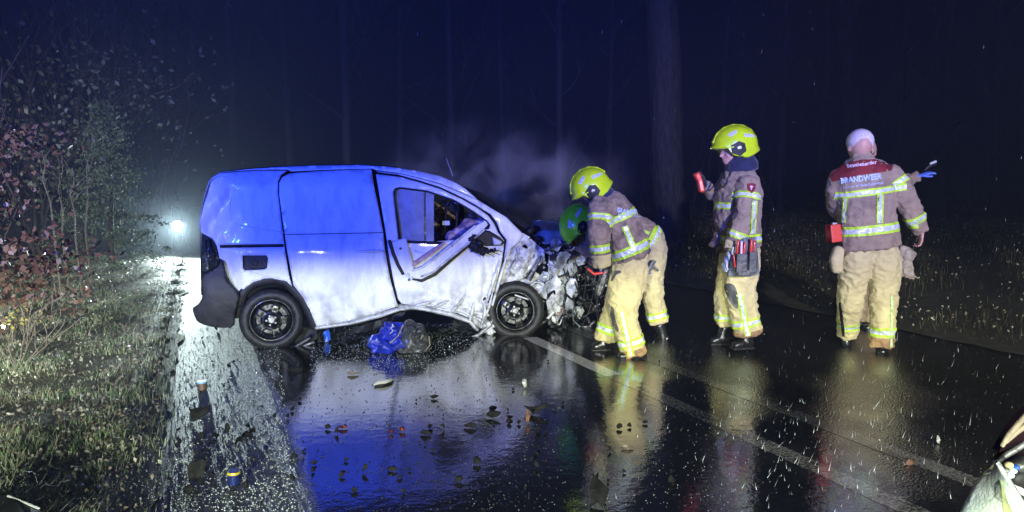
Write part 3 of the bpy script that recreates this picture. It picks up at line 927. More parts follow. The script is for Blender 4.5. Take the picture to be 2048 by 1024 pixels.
# black sheet added behind the panels to darken the seams, floor, far side, roof, bulkhead
allo = [(428, 356), (440, 348), (560, 338), (720, 334), (840, 346), (912, 369), (957, 404), (1010, 437), (1042, 470), (1015, 510), (990, 570), (970, 630), (930, 625), (800, 608), (700, 638), (634, 648), (618, 606), (590, 572), (552, 552), (510, 560), (482, 580), (440, 600), (402, 590), (404, 460), (412, 385)]
whole = [(x, y) for x, y in window_hole]
panel('seam_backing', allo, [whole], M['seam'], off=.11, dn=False, st=16)
# far side, same profile mirrored at the van's width, with a far window of wet crazed glass
far = [Sl(*p) for p in allo]
farw = [Sl(*p) for p in [(780, 384), (800, 376), (855, 383), (905, 400), (950, 426), (985, 452), (978, 470), (930, 484), (782, 486)]]
def farp(l, z, extra=0): return vl(l, VW - tumble(z) + extra, z)
def farpanel(name, outline, holes, m, extra=0, st=.08, thick=.02):
    V, Fc = tri_poly(outline, holes, st)
    bm = bmesh.new(); sheet(bm, V, Fc, lambda l, z: farp(l, z, extra), thick, -VN)
    bmesh.ops.recalc_face_normals(bm, faces=bm.faces)
    return put(name, bm, m, van)
farpanel('far_side_panel', far, [farw], M['paint'])
farglass = mat('crazed_wet_glass', (0.65, 0.45, 0.32), 0.25, col2=(0.12, 0.07, 0.05), nscale=34, lo=0.42, hi=0.56, coat=1.0, bump=1.0, bscale=60, detail=6)  # base colour brightened in place of light on the far window
farpanel('far_window', [(l * 1.0, z) for l, z in farw], [], farglass, -.01, thick=.006)
wl0 = Sl(925, 430)[0]
bm = bmesh.new(); loft(bm, [vl(wl0 + .27, VW - .12, .95), vl(wl0 + .26, VW - .16, 1.5)], [(.035, .03)] * 2, n=8, up=tuple(VN)); put('far_pillar', bm, M['black'], van)
# roof
bm = bmesh.new()
prof = [Sl(*p) for p in [(428, 354)] + roofl[1:]]
rows = []
for l, z in prof:
    t0 = tumble(z)
    row = []
    for k_ in range(13):
        a = k_ / 12
        row.append(bm.verts.new(vl(l, t0 + .004 + (VW - 2 * t0 - .008) * a, z + .022 * math.sin(math.pi * a) ** .5 - .006)))
    rows.append(row)
for a, b in zip(rows, rows[1:]):
    for k_ in range(12):
        bm.faces.new((a[k_], b[k_], b[k_ + 1], a[k_ + 1]))
bmesh.ops.solidify(bm, geom=bm.faces[:], thickness=.012)
put('roof', bm, M['paint'], van, smooth=True)
bm = bmesh.new()
loft(bm, [S(u, v - 1, .03) for u, v in [(440, 346), (500, 339), (560, 335), (640, 332), (720, 331), (790, 336)]], [.009] * 6, n=6, up=tuple(VN)); put('roof_gutter', bm, M['black'], van)
# rear face
bm = bmesh.new()
back = [(402, 590), (400, 500), (399, 455), (403, 420), (411, 385), (419, 363), (429, 355)]
pl = [Sl(*p) for p in back]
rows = []
for l, z in pl:
    t0 = tumble(z)
    rows.append([bm.verts.new(vl(l - .05 * math.sin(math.pi * a / 8), t0 + (VW - 2 * t0) * a / 8, z)) for a in range(9)])
for a, b in zip(rows, rows[1:]):
    for k_ in range(8):
        bm.faces.new((a[k_], a[k_ + 1], b[k_ + 1], b[k_]))
bmesh.ops.solidify(bm, geom=bm.faces[:], thickness=.012)
put('rear_door', bm, M['paint'], van, smooth=True)
bm = bmesh.new()
box(bm, vl(.95, VW / 2, .33), (2.9, VW - .25, .10), Matrix.Rotation(VTH, 3, 'Z')); put('floor_pan', bm, M['black'], van)
# rear lamp and bumper
tl = panel('tail_lamp', [(404, 467), (424, 477), (433, 492), (439, 517), (436, 530), (420, 540), (402, 548), (401, 520)], m=M['glass'], off=-.005, st=6, bulge=lambda u, v: .02 * math.sin(u * .2))
for a, b in (((410, 480), (418, 535)), ((416, 478), (430, 528)), ((408, 500), (432, 508))):
    bm = bmesh.new(); cyl(bm, S(*a, -.025), S(*b, -.025), .006, None, 6); put('lamp_rib', bm, M['black'], tl)
bp_ = [(400, 549), (420, 543), (438, 532), (440, 519), (446, 522), (450, 549), (462, 572), (481, 590), (474, 608), (470, 632), (468, 656), (440, 656), (410, 651), (394, 643), (388, 630), (384, 616), (392, 612), (402, 602), (405, 590), (404, 570)]
panel('rear_bumper', bp_, m=M['black'], off=-.015, st=6, rnd=1, thick=.03, dn=False, bulge=lambda u, v: .035 * math.sin(max(0, min(1, (v - 540) / 115)) * 3.1) - .06 * max(0, (430 - u) / 45) ** 2 + .004 * fbm((u * .05, v * .05, 0)))
bm = bmesh.new()
box(bm, vl(Sl(420, 620)[0], VW * .5 + .05, .42), (.10, VW - .3, .30), Matrix.Rotation(VTH, 3, 'Z'), .03); put('bumper_back', bm, M['black'], van)

# ---- wheels
def wheel(c, yaw, tilt, name='wheel', r=.295, wd=.2, flat=0.0):
    """c: hub centre at outer face; yaw 0 = parallel to the van"""
    ax = (Matrix.Rotation(VTH + yaw, 3, 'Z') @ Matrix.Rotation(tilt, 3, 'X') @ Vector((0, 1, 0)))
    e1 = (Matrix.Rotation(VTH + yaw, 3, 'Z') @ Vector((1, 0, 0)))
    e3 = e1.cross(ax)
    def pt(rad, an, d): return c + e1 * (rad * math.cos(an)) + e3 * (rad * math.sin(an)) + ax * d
    bm = bmesh.new()
    prof = [(.195, .03), (.20, .008), (.225, -.006), (.255, -.004), (.275, .01), (.288, .03), (.294, .05), (.295, .1), (.294, wd - .03), (.28, wd), (.25, wd + .005), (.2, wd - .01), (.195, wd - .03)]
    n = 72
    rings = []
    for (rr, d) in prof:
        rr *= r / .295
        ring = []
        for k_ in range(n):
            a = 2 * math.pi * k_ / n
            q = rr
            if .04 <= d <= wd - .02 and rr > .28 and k_ % 2: q -= .006
            ring.append(bm.verts.new(pt(q, a, d)))
        rings.append(ring)
    for a, b in zip(rings, rings[1:] + rings[:1]):
        for k_ in range(n):
            bm.faces.new((a[k_], a[(k_ + 1) % n], b[(k_ + 1) % n], b[k_]))
    bmesh.ops.recalc_face_normals(bm, faces=bm.faces)
    w_ = put('wheel', bm, M['rubber'], van, smooth=True)
    w_.data.name = 'tyre'
    # rim: dish with openings between five spokes
    bm = bmesh.new()
    prof2 = [(.197, .012), (.19, .006), (.182, .02), (.176, .05)]
    n = 60; rings = []
    for rr, d in prof2:
        rings.append([bm.verts.new(pt(rr, 2 * math.pi * k_ / n, d)) for k_ in range(n)])
    for a, b in zip(rings, rings[1:]):
        for k_ in range(n): bm.faces.new((a[k_], a[(k_ + 1) % n], b[(k_ + 1) % n], b[k_]))
    rim = put('rim', bm, M['rim'], w_, smooth=True)
    bm = bmesh.new()
    prof3 = [(.0, .01), (.03, .008), (.055, .014), (.07, .03), (.10, .026), (.135, .022), (.165, .035), (.178, .045)]
    n = 80; rings = []
    for rr, d in prof3:
        rings.append([bm.verts.new(pt(rr + .0001, 2 * math.pi * k_ / n, d)) for k_ in range(n)])
    for i, (a, b) in enumerate(zip(rings, rings[1:])):
        for k_ in range(n):
            ph = ((k_ + .5) / n * 5) % 1
            if i == 4 and .22 < ph < .78: continue
            if i == 5 and .16 < ph < .84: continue
            bm.faces.new((a[k_], a[(k_ + 1) % n], b[(k_ + 1) % n], b[k_]))
    bmesh.ops.solidify(bm, geom=bm.faces[:], thickness=.006)
    put('spokes', bm, M['rim'], w_, smooth=True)
    bm = bmesh.new()
    for k_ in range(5):
        a = 2 * math.pi * (k_ + .5) / 5
        cyl(bm, pt(.045, a, -.002), pt(.045, a, .02), .009, None, 8)
    cyl(bm, pt(0, 0, -.004), pt(0, 0, .02), .024, .028, 16)
    put('hub', bm, M['greymetal'], w_)
    bm = bmesh.new()
    cyl(bm, pt(0, 0, .07), pt(0, 0, .09), .14, None, 28); put('brake_disc', bm, M['darkmetal'], w_)
    return w_
wheel(S(543, 641, .02), 0.0, R(0))
wheel(S(1031, 622, -.01), R(-10), R(-4), r=.305)

# ---- roof aerial, windscreen, mirror, door frame torn off
bm = bmesh.new(); cyl(bm, P(906, 352, 7.4), P(892, 316, 7.4), .004, .002, 6); put('aerial', bm, M['white'], van)
bm = bmesh.new()
near = [(926, 376), (948, 386), (975, 405), (1000, 424), (1030, 446), (1062, 470)]
outer = [(928, 373), (965, 382), (1000, 399), (1030, 419), (1058, 440), (1086, 463)]
rows = []
for (a, b) in zip(near, outer):
    pa = S(*a, .03); pm = P(b[0], b[1], pa.y + .62); pz = pa + VN * (VW - .25)
    row = []
    for k_ in range(15):
        t_ = k_ / 14
        row.append(bm.verts.new(pa * (1 - t_) ** 2 + pm * 2 * t_ * (1 - t_) * 1.0 + pz * t_ ** 2 + (pm - (pa + pz) * .5) * (t_ * (1 - t_)) + Vector((0, 0, .012 * fbm((t_ * 6, a[0] * .05, 3))))))
    rows.append(row)
for a, b in zip(rows, rows[1:]):
    for k_ in range(14): bm.faces.new((a[k_], a[k_ + 1], b[k_ + 1], b[k_]))
bmesh.ops.solidify(bm, geom=bm.faces[:], thickness=.006)
put('windscreen', bm, M['glass'], van, smooth=True)
# torn outer door frame hanging in a V
fr = thing  # (kept on the van as a part)
def strip(name, pts, ws, off=-.04, m=None, dep=.03, parent=None, power=3.5):
    bm = bmesh.new()
    loft(bm, [S(u, v, off) for u, v in pts], [(w_ * .5 * .0049, dep * .5) for w_ in ws], n=12, up=tuple(VN), power=power)
    return put(name, bm, m or M['paint'], parent or van, smooth=False)
strip('frame_shade', [(826, 550), (842, 553), (865, 542), (899, 513), (936, 483), (962, 462)], [20, 24, 24, 22, 20, 17], off=-.045, m=M['black'], dep=.01)  # black strip laid as the shadow under the torn frame
tf = strip('torn_window_frame', [(796, 482), (803, 505), (812, 530), (822, 546), (840, 547), (862, 536), (895, 508), (930, 480), (956, 458), (972, 446)], [34, 32, 30, 22, 24, 24, 22, 20, 17, 12], off=-.05)
strip('frame_edge_shade', [(779, 482), (786, 506), (796, 530), (806, 548)], [7, 7, 7, 6], off=-.062, m=M['black'], parent=tf)  # black strip for the shade along the side of the frame
strip('frame_lip', [(826, 541), (846, 534), (880, 508), (915, 480), (950, 452)], [5, 5, 5, 5, 5], off=-.072, m=M['paint_dirty'], parent=tf)
strip('frame_lip', [(842, 553), (866, 544), (900, 516), (940, 484), (968, 460)], [4, 4, 4, 4, 4], off=-.066, m=M['paint_dirty'], parent=tf)
strip('frame_trim', [(826, 530), (848, 515), (872, 498), (888, 486)], [9, 9, 8, 6], off=-.055, m=M['pinkbag'], parent=tf)
for (u, v, s_) in [(801, 497, .012), (818, 560, .012), (816, 550, .018), (824, 556, .014), (866, 520, .006), (880, 510, .006), (905, 492, .006)]:
    bm = bmesh.new(); ball(bm, S(u, v, -.075), (s_, s_ * .5, s_), seg=10); put('frame_fitting', bm, M['darkmetal'] if s_ < .013 else M['metal'], tf)
# mirror triangle and wrecked mirror
mi = panel('mirror_bracket', [(951, 456), (980, 462), (1000, 474), (1010, 485), (1003, 491), (975, 492), (955, 490), (940, 478)], m=M['black'], off=-.02, dn=False, thick=.02)
panel('mirror_glass', [(985, 474), (1004, 483), (1002, 489), (988, 490)], m=M['airbag'], off=-.03, dn=False, parent=mi)
def crumple_blob(name, pts, m, parent, amp=.025, fr_=18, vox=.008):
    bm = bmesh.new()
    for (p, r_) in pts: ball(bm, p, r_)
    b2 = remesh(bm, vox, 1)
    for v_ in b2.verts:
        v_.co += v_.normal * amp * fbm((v_.co.x * fr_, v_.co.y * fr_, v_.co.z * fr_), 3)
    return put(name, b2, m, parent, smooth=True)
crumple_blob('mirror_housing', [(S(952, 490, -.06), (.075, .06, .055)), (S(964, 500, -.06), (.08, .05, .045)), (S(985, 502, -.06), (.05, .03, .02)), (S(945, 476, -.06), (.03, .04, .05))], M['black'], mi, .045)
for a, b in (((975, 500), (1000, 510)), ((965, 503), (990, 514)), ((980, 498), (1004, 503)), ((955, 500), (968, 515))):
    bm = bmesh.new(); cyl(bm, S(*a, -.07), S(*b, -.08), .006, .003, 6); put('mirror_wire', bm, M['black'], mi)
# ---- cab inside: curtain airbag, cushion, belt, seat, label
def cloth(name, u0, v0, u1, v1, off, m, amp=.015, nu=24, nv=24, sk=0):
    bm = bmesh.new(); g = []
    for j in range(nv + 1):
        row = []
        for i in range(nu + 1):
            u = u0 + (u1 - u0) * i / nu; v = v0 + (v1 - v0) * j / nv + sk * i / nu
            d = amp * fbm((u * .05, v * .03, off * 9)) + amp * .6 * math.sin(u * .12 + 3 * fbm((u * .02, v * .03, 2)))
            row.append(bm.verts.new(S(u, v, off + d)))
        g.append(row)
    for j in range(nv):
        for i in range(nu): bm.faces.new((g[j][i], g[j + 1][i], g[j + 1][i + 1], g[j][i + 1]))
    bmesh.ops.solidify(bm, geom=bm.faces[:], thickness=.008)
    return put(name, bm, m, van, smooth=True)
cloth('curtain_airbag', 778, 368, 849, 492, .045, M['airbag'])
cloth('curtain_airbag', 851, 376, 868, 488, .055, M['airbag'], .008, 8, 24)
crumple_blob('airbag_cushion', [(S(925, 462, .3), (.1, .12, .06)), (S(945, 450, .3), (.12, .12, .07)), (S(962, 445, .25), (.09, .1, .06)), (S(905, 474, .3), (.08, .1, .05)), (S(975, 452, .22), (.06, .08, .05))], M['pinkbag'], van, .03, 9, .014)
crumple_blob('seat_back', [(S(880, 500, .5), (.14, .22, .12)), (S(888, 470, .5), (.05, .12, .1))], M['black'], van, .01, 9, .014)
bm = bmesh.new(); loft(bm, [S(889, 478, .4), S(890, 440, .4), S(893, 415, .4), S(902, 403, .4), S(912, 412, .4), (S(914, 440, .4)), S(910, 475, .4)], [.014] * 7, n=8); put('seat_belt', bm, M['black'], van, smooth=True)
bm = bmesh.new(); loft(bm, [S(872, 418, .8), S(895, 408, .7), S(920, 404, .6), S(940, 410, .5)], [.011] * 4, n=8); put('grab_strap', bm, M['airbag'], van, smooth=True)
bm = bmesh.new(); box(bm, S(892, 446, .36), (.075, .01, .045), Matrix.Rotation(VTH, 3, 'Z')); put('belt_label', bm, M['airbag'], van)
bm = bmesh.new(); box(bm, vl(wl0 + .45, VW / 2, .93), (.4, VW - .3, .2), Matrix.Rotation(VTH, 3, 'Z'), .05); put('dashboard', bm, M['black'], van)
bm = bmesh.new(); box(bm, vl(Sl(790, 430)[0] - .15, VW / 2, .95), (.03, VW - .3, 1.1), Matrix.Rotation(VTH, 3, 'Z')); put('bulkhead', bm, M['seam'], van)

# ---- bonnet folded up
bm = bmesh.new()
pn = [S(1066, 470, .18), S(1088, 489, .12), S(1120, 485, .12), S(1156, 476, .14)]
pm_ = [S(1064, 450, .4), S(1095, 464, .17), S(1125, 463, .17), S(1152, 464, .2)]
pf = [S(1064, 440, 1.0), S(1088, 441, .95), S(1120, 444, .95), S(1146, 456, .9)]
rows = []
for j in range(13):
    t_ = j / 12
    row = []
    for i in range(19):
        s_ = i / 18 * 3; k_ = min(2, int(s_)); q_ = s_ - k_
        a = pn[k_].lerp(pn[k_ + 1], q_); b = pm_[k_].lerp(pm_[k_ + 1], q_); c = pf[k_].lerp(pf[k_ + 1], q_)
        p = a.lerp(b, t_ * 2) if t_ < .5 else b.lerp(c, t_ * 2 - 1)
        row.append(bm.verts.new(p + Vector((0, 0, .012 * fbm((i * .3, j * .5, 1))))))
    rows.append(row)
for a, b in zip(rows, rows[1:]):
    for k_ in range(18): bm.faces.new((a[k_], a[k_ + 1], b[k_ + 1], b[k_]))
bmesh.ops.solidify(bm, geom=bm.faces[:], thickness=.012)
put('bonnet', bm, M['paint'], van, smooth=True)
crumple_blob('wiper_cowl', [(S(1058, 462, .1), (.05, .08, .045)), (S(1070, 458, .2), (.05, .1, .03)), (S(1078, 478, .08), (.05, .05, .025)), (S(1092, 492, .06), (.05, .04, .02))], M['black'], van, .02)
bm = bmesh.new(); loft(bm, [S(1088, 505, .05), S(1105, 495, .05), S(1160, 478, .05), S(1182, 470, .05)], [.012, .014, .012, .01], n=8, up=tuple(VN)); put('bonnet_stay', bm, M['greymetal'], van)

# ---- torn-open front: inner wing, engine, hoses
def plate(pts, m, off, name='metal_plate', thick=.012, holes=()):
    V, Fc = tri_poly(pts, holes, 9)
    bm = bmesh.new()
    sheet(bm, V, Fc, lambda u, v: S(u, v, off + .02 * fbm((u * .04, v * .04, off * 5)) + .012 * math.sin(u * .2 + v * .1)), thick, VN)
    bmesh.ops.recalc_face_normals(bm, faces=bm.faces)
    return put(name, bm, m, van)
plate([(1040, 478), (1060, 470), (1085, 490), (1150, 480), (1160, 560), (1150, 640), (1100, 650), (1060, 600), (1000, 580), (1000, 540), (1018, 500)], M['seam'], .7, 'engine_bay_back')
plate([(1022, 500), (1042, 480), (1062, 478), (1088, 500), (1090, 520), (1060, 540), (1040, 560), (1010, 565), (996, 560), (1004, 530)], M['metal'], .06, 'inner_wing', holes=[[(1044, 492), (1050, 488), (1056, 494), (1054, 502), (1046, 500)], [(1030, 512), (1036, 509), (1039, 516), (1033, 519)], [(1062, 510), (1070, 508), (1069, 516)]])
plate([(1000, 560), (1040, 540), (1060, 538), (1078, 548), (1092, 575), (1095, 600), (1075, 590), (1050, 570), (1020, 566), (998, 575)], M['metal'], .13, 'inner_wing')
res = plate([(1098, 512), (1120, 504), (1150, 522), (1156, 540), (1140, 560), (1118, 566), (1096, 545)], M['metal'], .1, 'battery_tray')
for q_ in range(6):
    bm = bmesh.new(); u0 = 1104 + q_ * 7
    cyl(bm, S(u0, 520 + q_ * 2, .08), S(u0 + 8, 536 + q_ * 3, .08), .008, .006, 6); put('rib', bm, M['metal'], res)
plate([(1108, 566), (1126, 562), (1132, 580), (1124, 612), (1108, 616), (1112, 590)], M['metal'], .08, 'bracket')
plate([(1092, 600), (1112, 604), (1124, 640), (1110, 648), (1096, 630)], M['greymetal'], .2, 'bracket')
plate([(1128, 500), (1160, 496), (1172, 520), (1150, 524), (1140, 512)], M['brownboard'], .12, 'insulation_board', thick=.03)
plate([(1036, 470), (1045, 466), (1060, 474), (1056, 480), (1042, 482)], M['paint'], .03, 'bracket')
# pulley
for rr, dd, mm in ((.062, .0, 'rust'), (.05, -.012, 'greymetal'), (.034, -.02, 'rust'), (.016, -.03, 'metal')):
    bm = bmesh.new(); c = S(1118, 621, .06 + dd); cyl(bm, c, c + VN * .05, rr, None, 24); put('pulley', bm, M[mm], van)
for a, b in (((1110, 634), (1117, 650)), ((1126, 634), (1119, 650))):
    bm = bmesh.new(); cyl(bm, S(*a, .05), S(*b, .05), .007, .005, 6); put('tensioner_arm', bm, M['metal'], van)
# suspension strut
bm = bmesh.new(); cyl(bm, S(1063, 548, .0), S(1082, 512, .02), .022, .014, 10); put('strut', bm, M['greymetal'], van)
bm = bmesh.new(); cyl(bm, S(1056, 560, .0), S(1066, 542, .0), .035, .03, 10); put('strut', bm, M['darkmetal'], van)
# many smaller engine fragments
frag = [(1000, 1160, 478, 640, 150)]
reg = [(1020, 490), (1060, 474), (1090, 492), (1150, 484), (1180, 500), (1205, 560), (1205, 640), (1170, 668), (1110, 668), (1090, 600), (1060, 560), (1000, 570)]
cnt = 0
meshes = []
while cnt < 240:
    u = random.uniform(995, 1205); v = random.uniform(476, 668)
    if not in_poly(u, v, reg): continue
    cnt += 1
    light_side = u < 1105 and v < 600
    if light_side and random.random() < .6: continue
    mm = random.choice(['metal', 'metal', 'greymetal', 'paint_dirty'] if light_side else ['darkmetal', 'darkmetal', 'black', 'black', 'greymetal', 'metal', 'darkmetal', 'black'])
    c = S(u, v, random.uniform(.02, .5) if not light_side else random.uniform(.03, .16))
    bm = bmesh.new()
    kind = random.random()
    rot = Matrix.Rotation(random.uniform(0, 6.28), 3, 'Y') @ Matrix.Rotation(random.uniform(-.6, .6), 3, 'X')
    s_ = random.uniform(.6, 1.35) * (.75 if light_side else 1)
    if kind < .3:
        box(bm, c, (.07 * s_, .05, .04 * s_ * random.uniform(.5, 1.4)), rot, .006); nm = 'engine_casing' if not light_side else 'bracket'
    elif kind < .5:
        a = rot @ Vector((.05 * s_, 0, 0)); cyl(bm, c - a, c + a, .016 * s_, None, 10); nm = 'pipe'
    elif kind < .62:
        cyl(bm, c, c + VN * .03, .022 * s_, None, 12); cyl(bm, c - VN * .01, c, .01 * s_, None, 8); nm = 'bolt'
    elif kind < .85:
        a = rot @ Vector((.1 * s_, 0, 0)); b = rot @ Vector((0, .02, .05 * s_))
        loft(bm, [c - a, c - a * .4 + b, c + a * .4 + b * .6, c + a - b], [.0075 * s_] * 4, n=6); nm = 'hose'
    else:
        a = [rot @ Vector((random.uniform(-.07, .07) * s_, 0, random.uniform(-.07, .07) * s_)) + c for _ in range(3)]
        vs_ = [bm.verts.new(p) for p in a]; fc = bm.faces.new(vs_)
        r_ = bmesh.ops.extrude_face_region(bm, geom=[fc]); bmesh.ops.translate(bm, vec=VN * .01, verts=[x for x in r_['geom'] if isinstance(x, bmesh.types.BMVert)])
        nm = 'torn_metal'
    put(nm, bm, M[mm], van)
# pale crumpled sheet scraps between the wing and the engine
for q_ in range(34):
    u = random.uniform(1035, 1175); v = random.uniform(488, 625)
    if not in_poly(u, v, reg) or (u < 1100 and v > 560): continue
    n_ = random.randint(5, 8); r_ = random.uniform(9, 20)
    pts = [(u + math.cos(6.283 * i / n_ + q_) * r_ * random.uniform(.45, 1.1), v + math.sin(6.283 * i / n_ + q_) * r_ * random.uniform(.5, 1.3)) for i in range(n_)]
    plate(pts, M['metal'] if q_ % 3 else M['paint_dirty'], random.uniform(-.02, .12), 'torn_metal', .008)
# cables drooping in the dark part
for q_ in range(26):
    u = random.uniform(1120, 1200); v = random.uniform(520, 600)
    du = random.uniform(-30, 30); dv = random.uniform(25, 70)
    bm = bmesh.new()
    loft(bm, [S(u, v, .05), S(u + du * .3, v + dv * .6, .02), S(u + du * .7, v + dv, .03), S(u + du, v + dv * .8, .08)], [.005] * 4, n=6)
    put('cable', bm, M[random.choice(['black', 'black', 'darkmetal', 'greymetal', 'black'])], van, smooth=True)
bm = bmesh.new(); ball(bm, S(1143, 487, .05), (.03, .03, .035)); put('fluid_cap', bm, mat('dark_red_plastic', (.14, .01, .02), .3, coat=.5), van, smooth=True)
# inside of the engine bay: engine block mass and far wing
crumple_blob('engine_block', [(vl(WB + .28, .55, .55), (.3, .25, .25)), (vl(WB + .45, .5, .45), (.25, .3, .22)), (vl(WB + .12, .9, .6), (.3, .4, .25)), (vl(WB + .3, .5, .3), (.25, .2, .12))], M['darkmetal'], van, .06, 9, .02)
farpanel('far_wing', [Sl(*p) for p in [(1042, 470), (1090, 480), (1150, 490), (1170, 560), (1165, 620), (1100, 640), (960, 640), (990, 560)]], [], M['paint'])
# underbody pieces
for pts, off in (([(690, 664), (722, 652), (760, 640), (800, 625), (812, 622), (806, 632), (780, 645), (745, 660), (700, 668)], .1), ([(590, 655), (634, 655), (634, 676), (625, 690), (600, 700), (590, 690)], .15)):
    plate(pts, M['black'], off, 'underbody_panel', .02)
for (pts, r_, mm) in [([(560, 705), (590, 694), (620, 676)], .022, 'darkmetal'), ([(596, 700), (612, 690), (628, 684)], .014, 'greymetal'), ([(925, 682), (952, 672), (975, 660), (992, 650)], .014, 'metal'), ([(960, 668), (975, 655), (985, 640)], .02, 'greymetal'), ([(985, 650), (1000, 660), (1020, 668)], .012, 'metal'), ([(1010, 664), (1060, 660), (1096, 640)], .018, 'darkmetal'), ([(1030, 590), (1060, 600), (1078, 625), (1080, 650)], .008, 'white')]:
    bm = bmesh.new(); loft(bm, [S(u, v, .02) for u, v in pts], [(r_, r_ * .7)] * len(pts), n=8); put('suspension_arm', bm, M[mm], van, smooth=True)
crumple_blob('crushed_corner', [(S(972, 650, .06), (.04, .06, .06)), (S(982, 662, .05), (.04, .05, .04))], M['paint_dirty'], van, .05, 16)
# rear doors' bright edge catching the lamp
# ================================================================== PEOPLE
def face_head(bm, c, r, fwd, up):
    """skull, jaw, nose, brow, lips, ears; c centre of skull, r its radius (~0.095)"""
    f = Vector(fwd).normalized(); u = Vector(up); u = (u - f * u.dot(f)).normalized(); s = u.cross(f)
    rot = Matrix((f, s, u)).transposed()
    def b(x, y, z, rx, ry, rz): ball(bm, c + f * x * r + s * y * r + u * z * r, (rx * r, ry * r, rz * r), rot, 20)
    b(-.05, 0, .15, 1.12, .88, 1.08); b(.18, 0, -.5, .82, .7, .8); b(.55, 0, -.95, .42, .42, .34)
    b(.98, 0, -.28, .2, .16, .34); b(1.12, 0, -.42, .17, .17, .14); b(.86, 0, .12, .22, .6, .14)
    b(.86, 0, -.72, .16, .3, .08); b(.84, 0, -.84, .16, .26, .08)
    for q in (-1, 1):
        b(-.1, q * .88, -.15, .22, .1, .34); b(.6, q * .42, -.35, .34, .3, .3)
def hand(name, wrist, d, nrm, m, parent, scale=1.0, curl=.5, thumb=1, vox=.0042):
    """palm, four unequal bent fingers and a thumb leaving the side of the palm"""
    d = Vector(d).normalized(); n_ = Vector(nrm); n_ = (n_ - d * n_.dot(d)).normalized(); s = d.cross(n_)
    w = Vector(wrist); k = scale
    bm = bmesh.new()
    loft(bm, [w - d * .04 * k, w, w + d * .045 * k, w + d * .085 * k], [(.028 * k, .02 * k), (.031 * k, .019 * k), (.041 * k, .018 * k), (.042 * k, .016 * k)], n=16, up=tuple(n_))
    for i, (off, ln) in enumerate([(-.031, .82), (-.011, .97), (.010, .92), (.030, .72)]):
        p = w + d * .085 * k + s * off * k * 1.0
        dd = (d + s * off * 2.2).normalized(); pts = [p - dd * .02 * k]; a = curl * .35
        for q, L_ in enumerate((.036, .026, .022)):
            dv = (dd * math.cos(a) + n_ * math.sin(a)); pts.append(pts[-1] + dv * L_ * ln * k * 1.12 + (dd * .02 * k if q == 0 else dd * 0))
            a += curl * .75
        loft(bm, pts, [.0115 * k, .0108 * k, .0098 * k, .0085 * k], n=10, up=tuple(n_))
    p = w + d * .028 * k - s * thumb * .030 * k
    dd = (d * .7 - s * thumb * .65 + n_ * .35).normalized()
    loft(bm, [p - dd * .01, p + dd * .03 * k, p + dd * .052 * k + d * .01 * k, p + dd * .068 * k + d * .026 * k], [.014 * k, .0135 * k, .0115 * k, .0095 * k], n=10, up=tuple(n_))
    b2 = remesh(bm, vox * k, 1)
    return put(name, b2, m, parent, smooth=True)

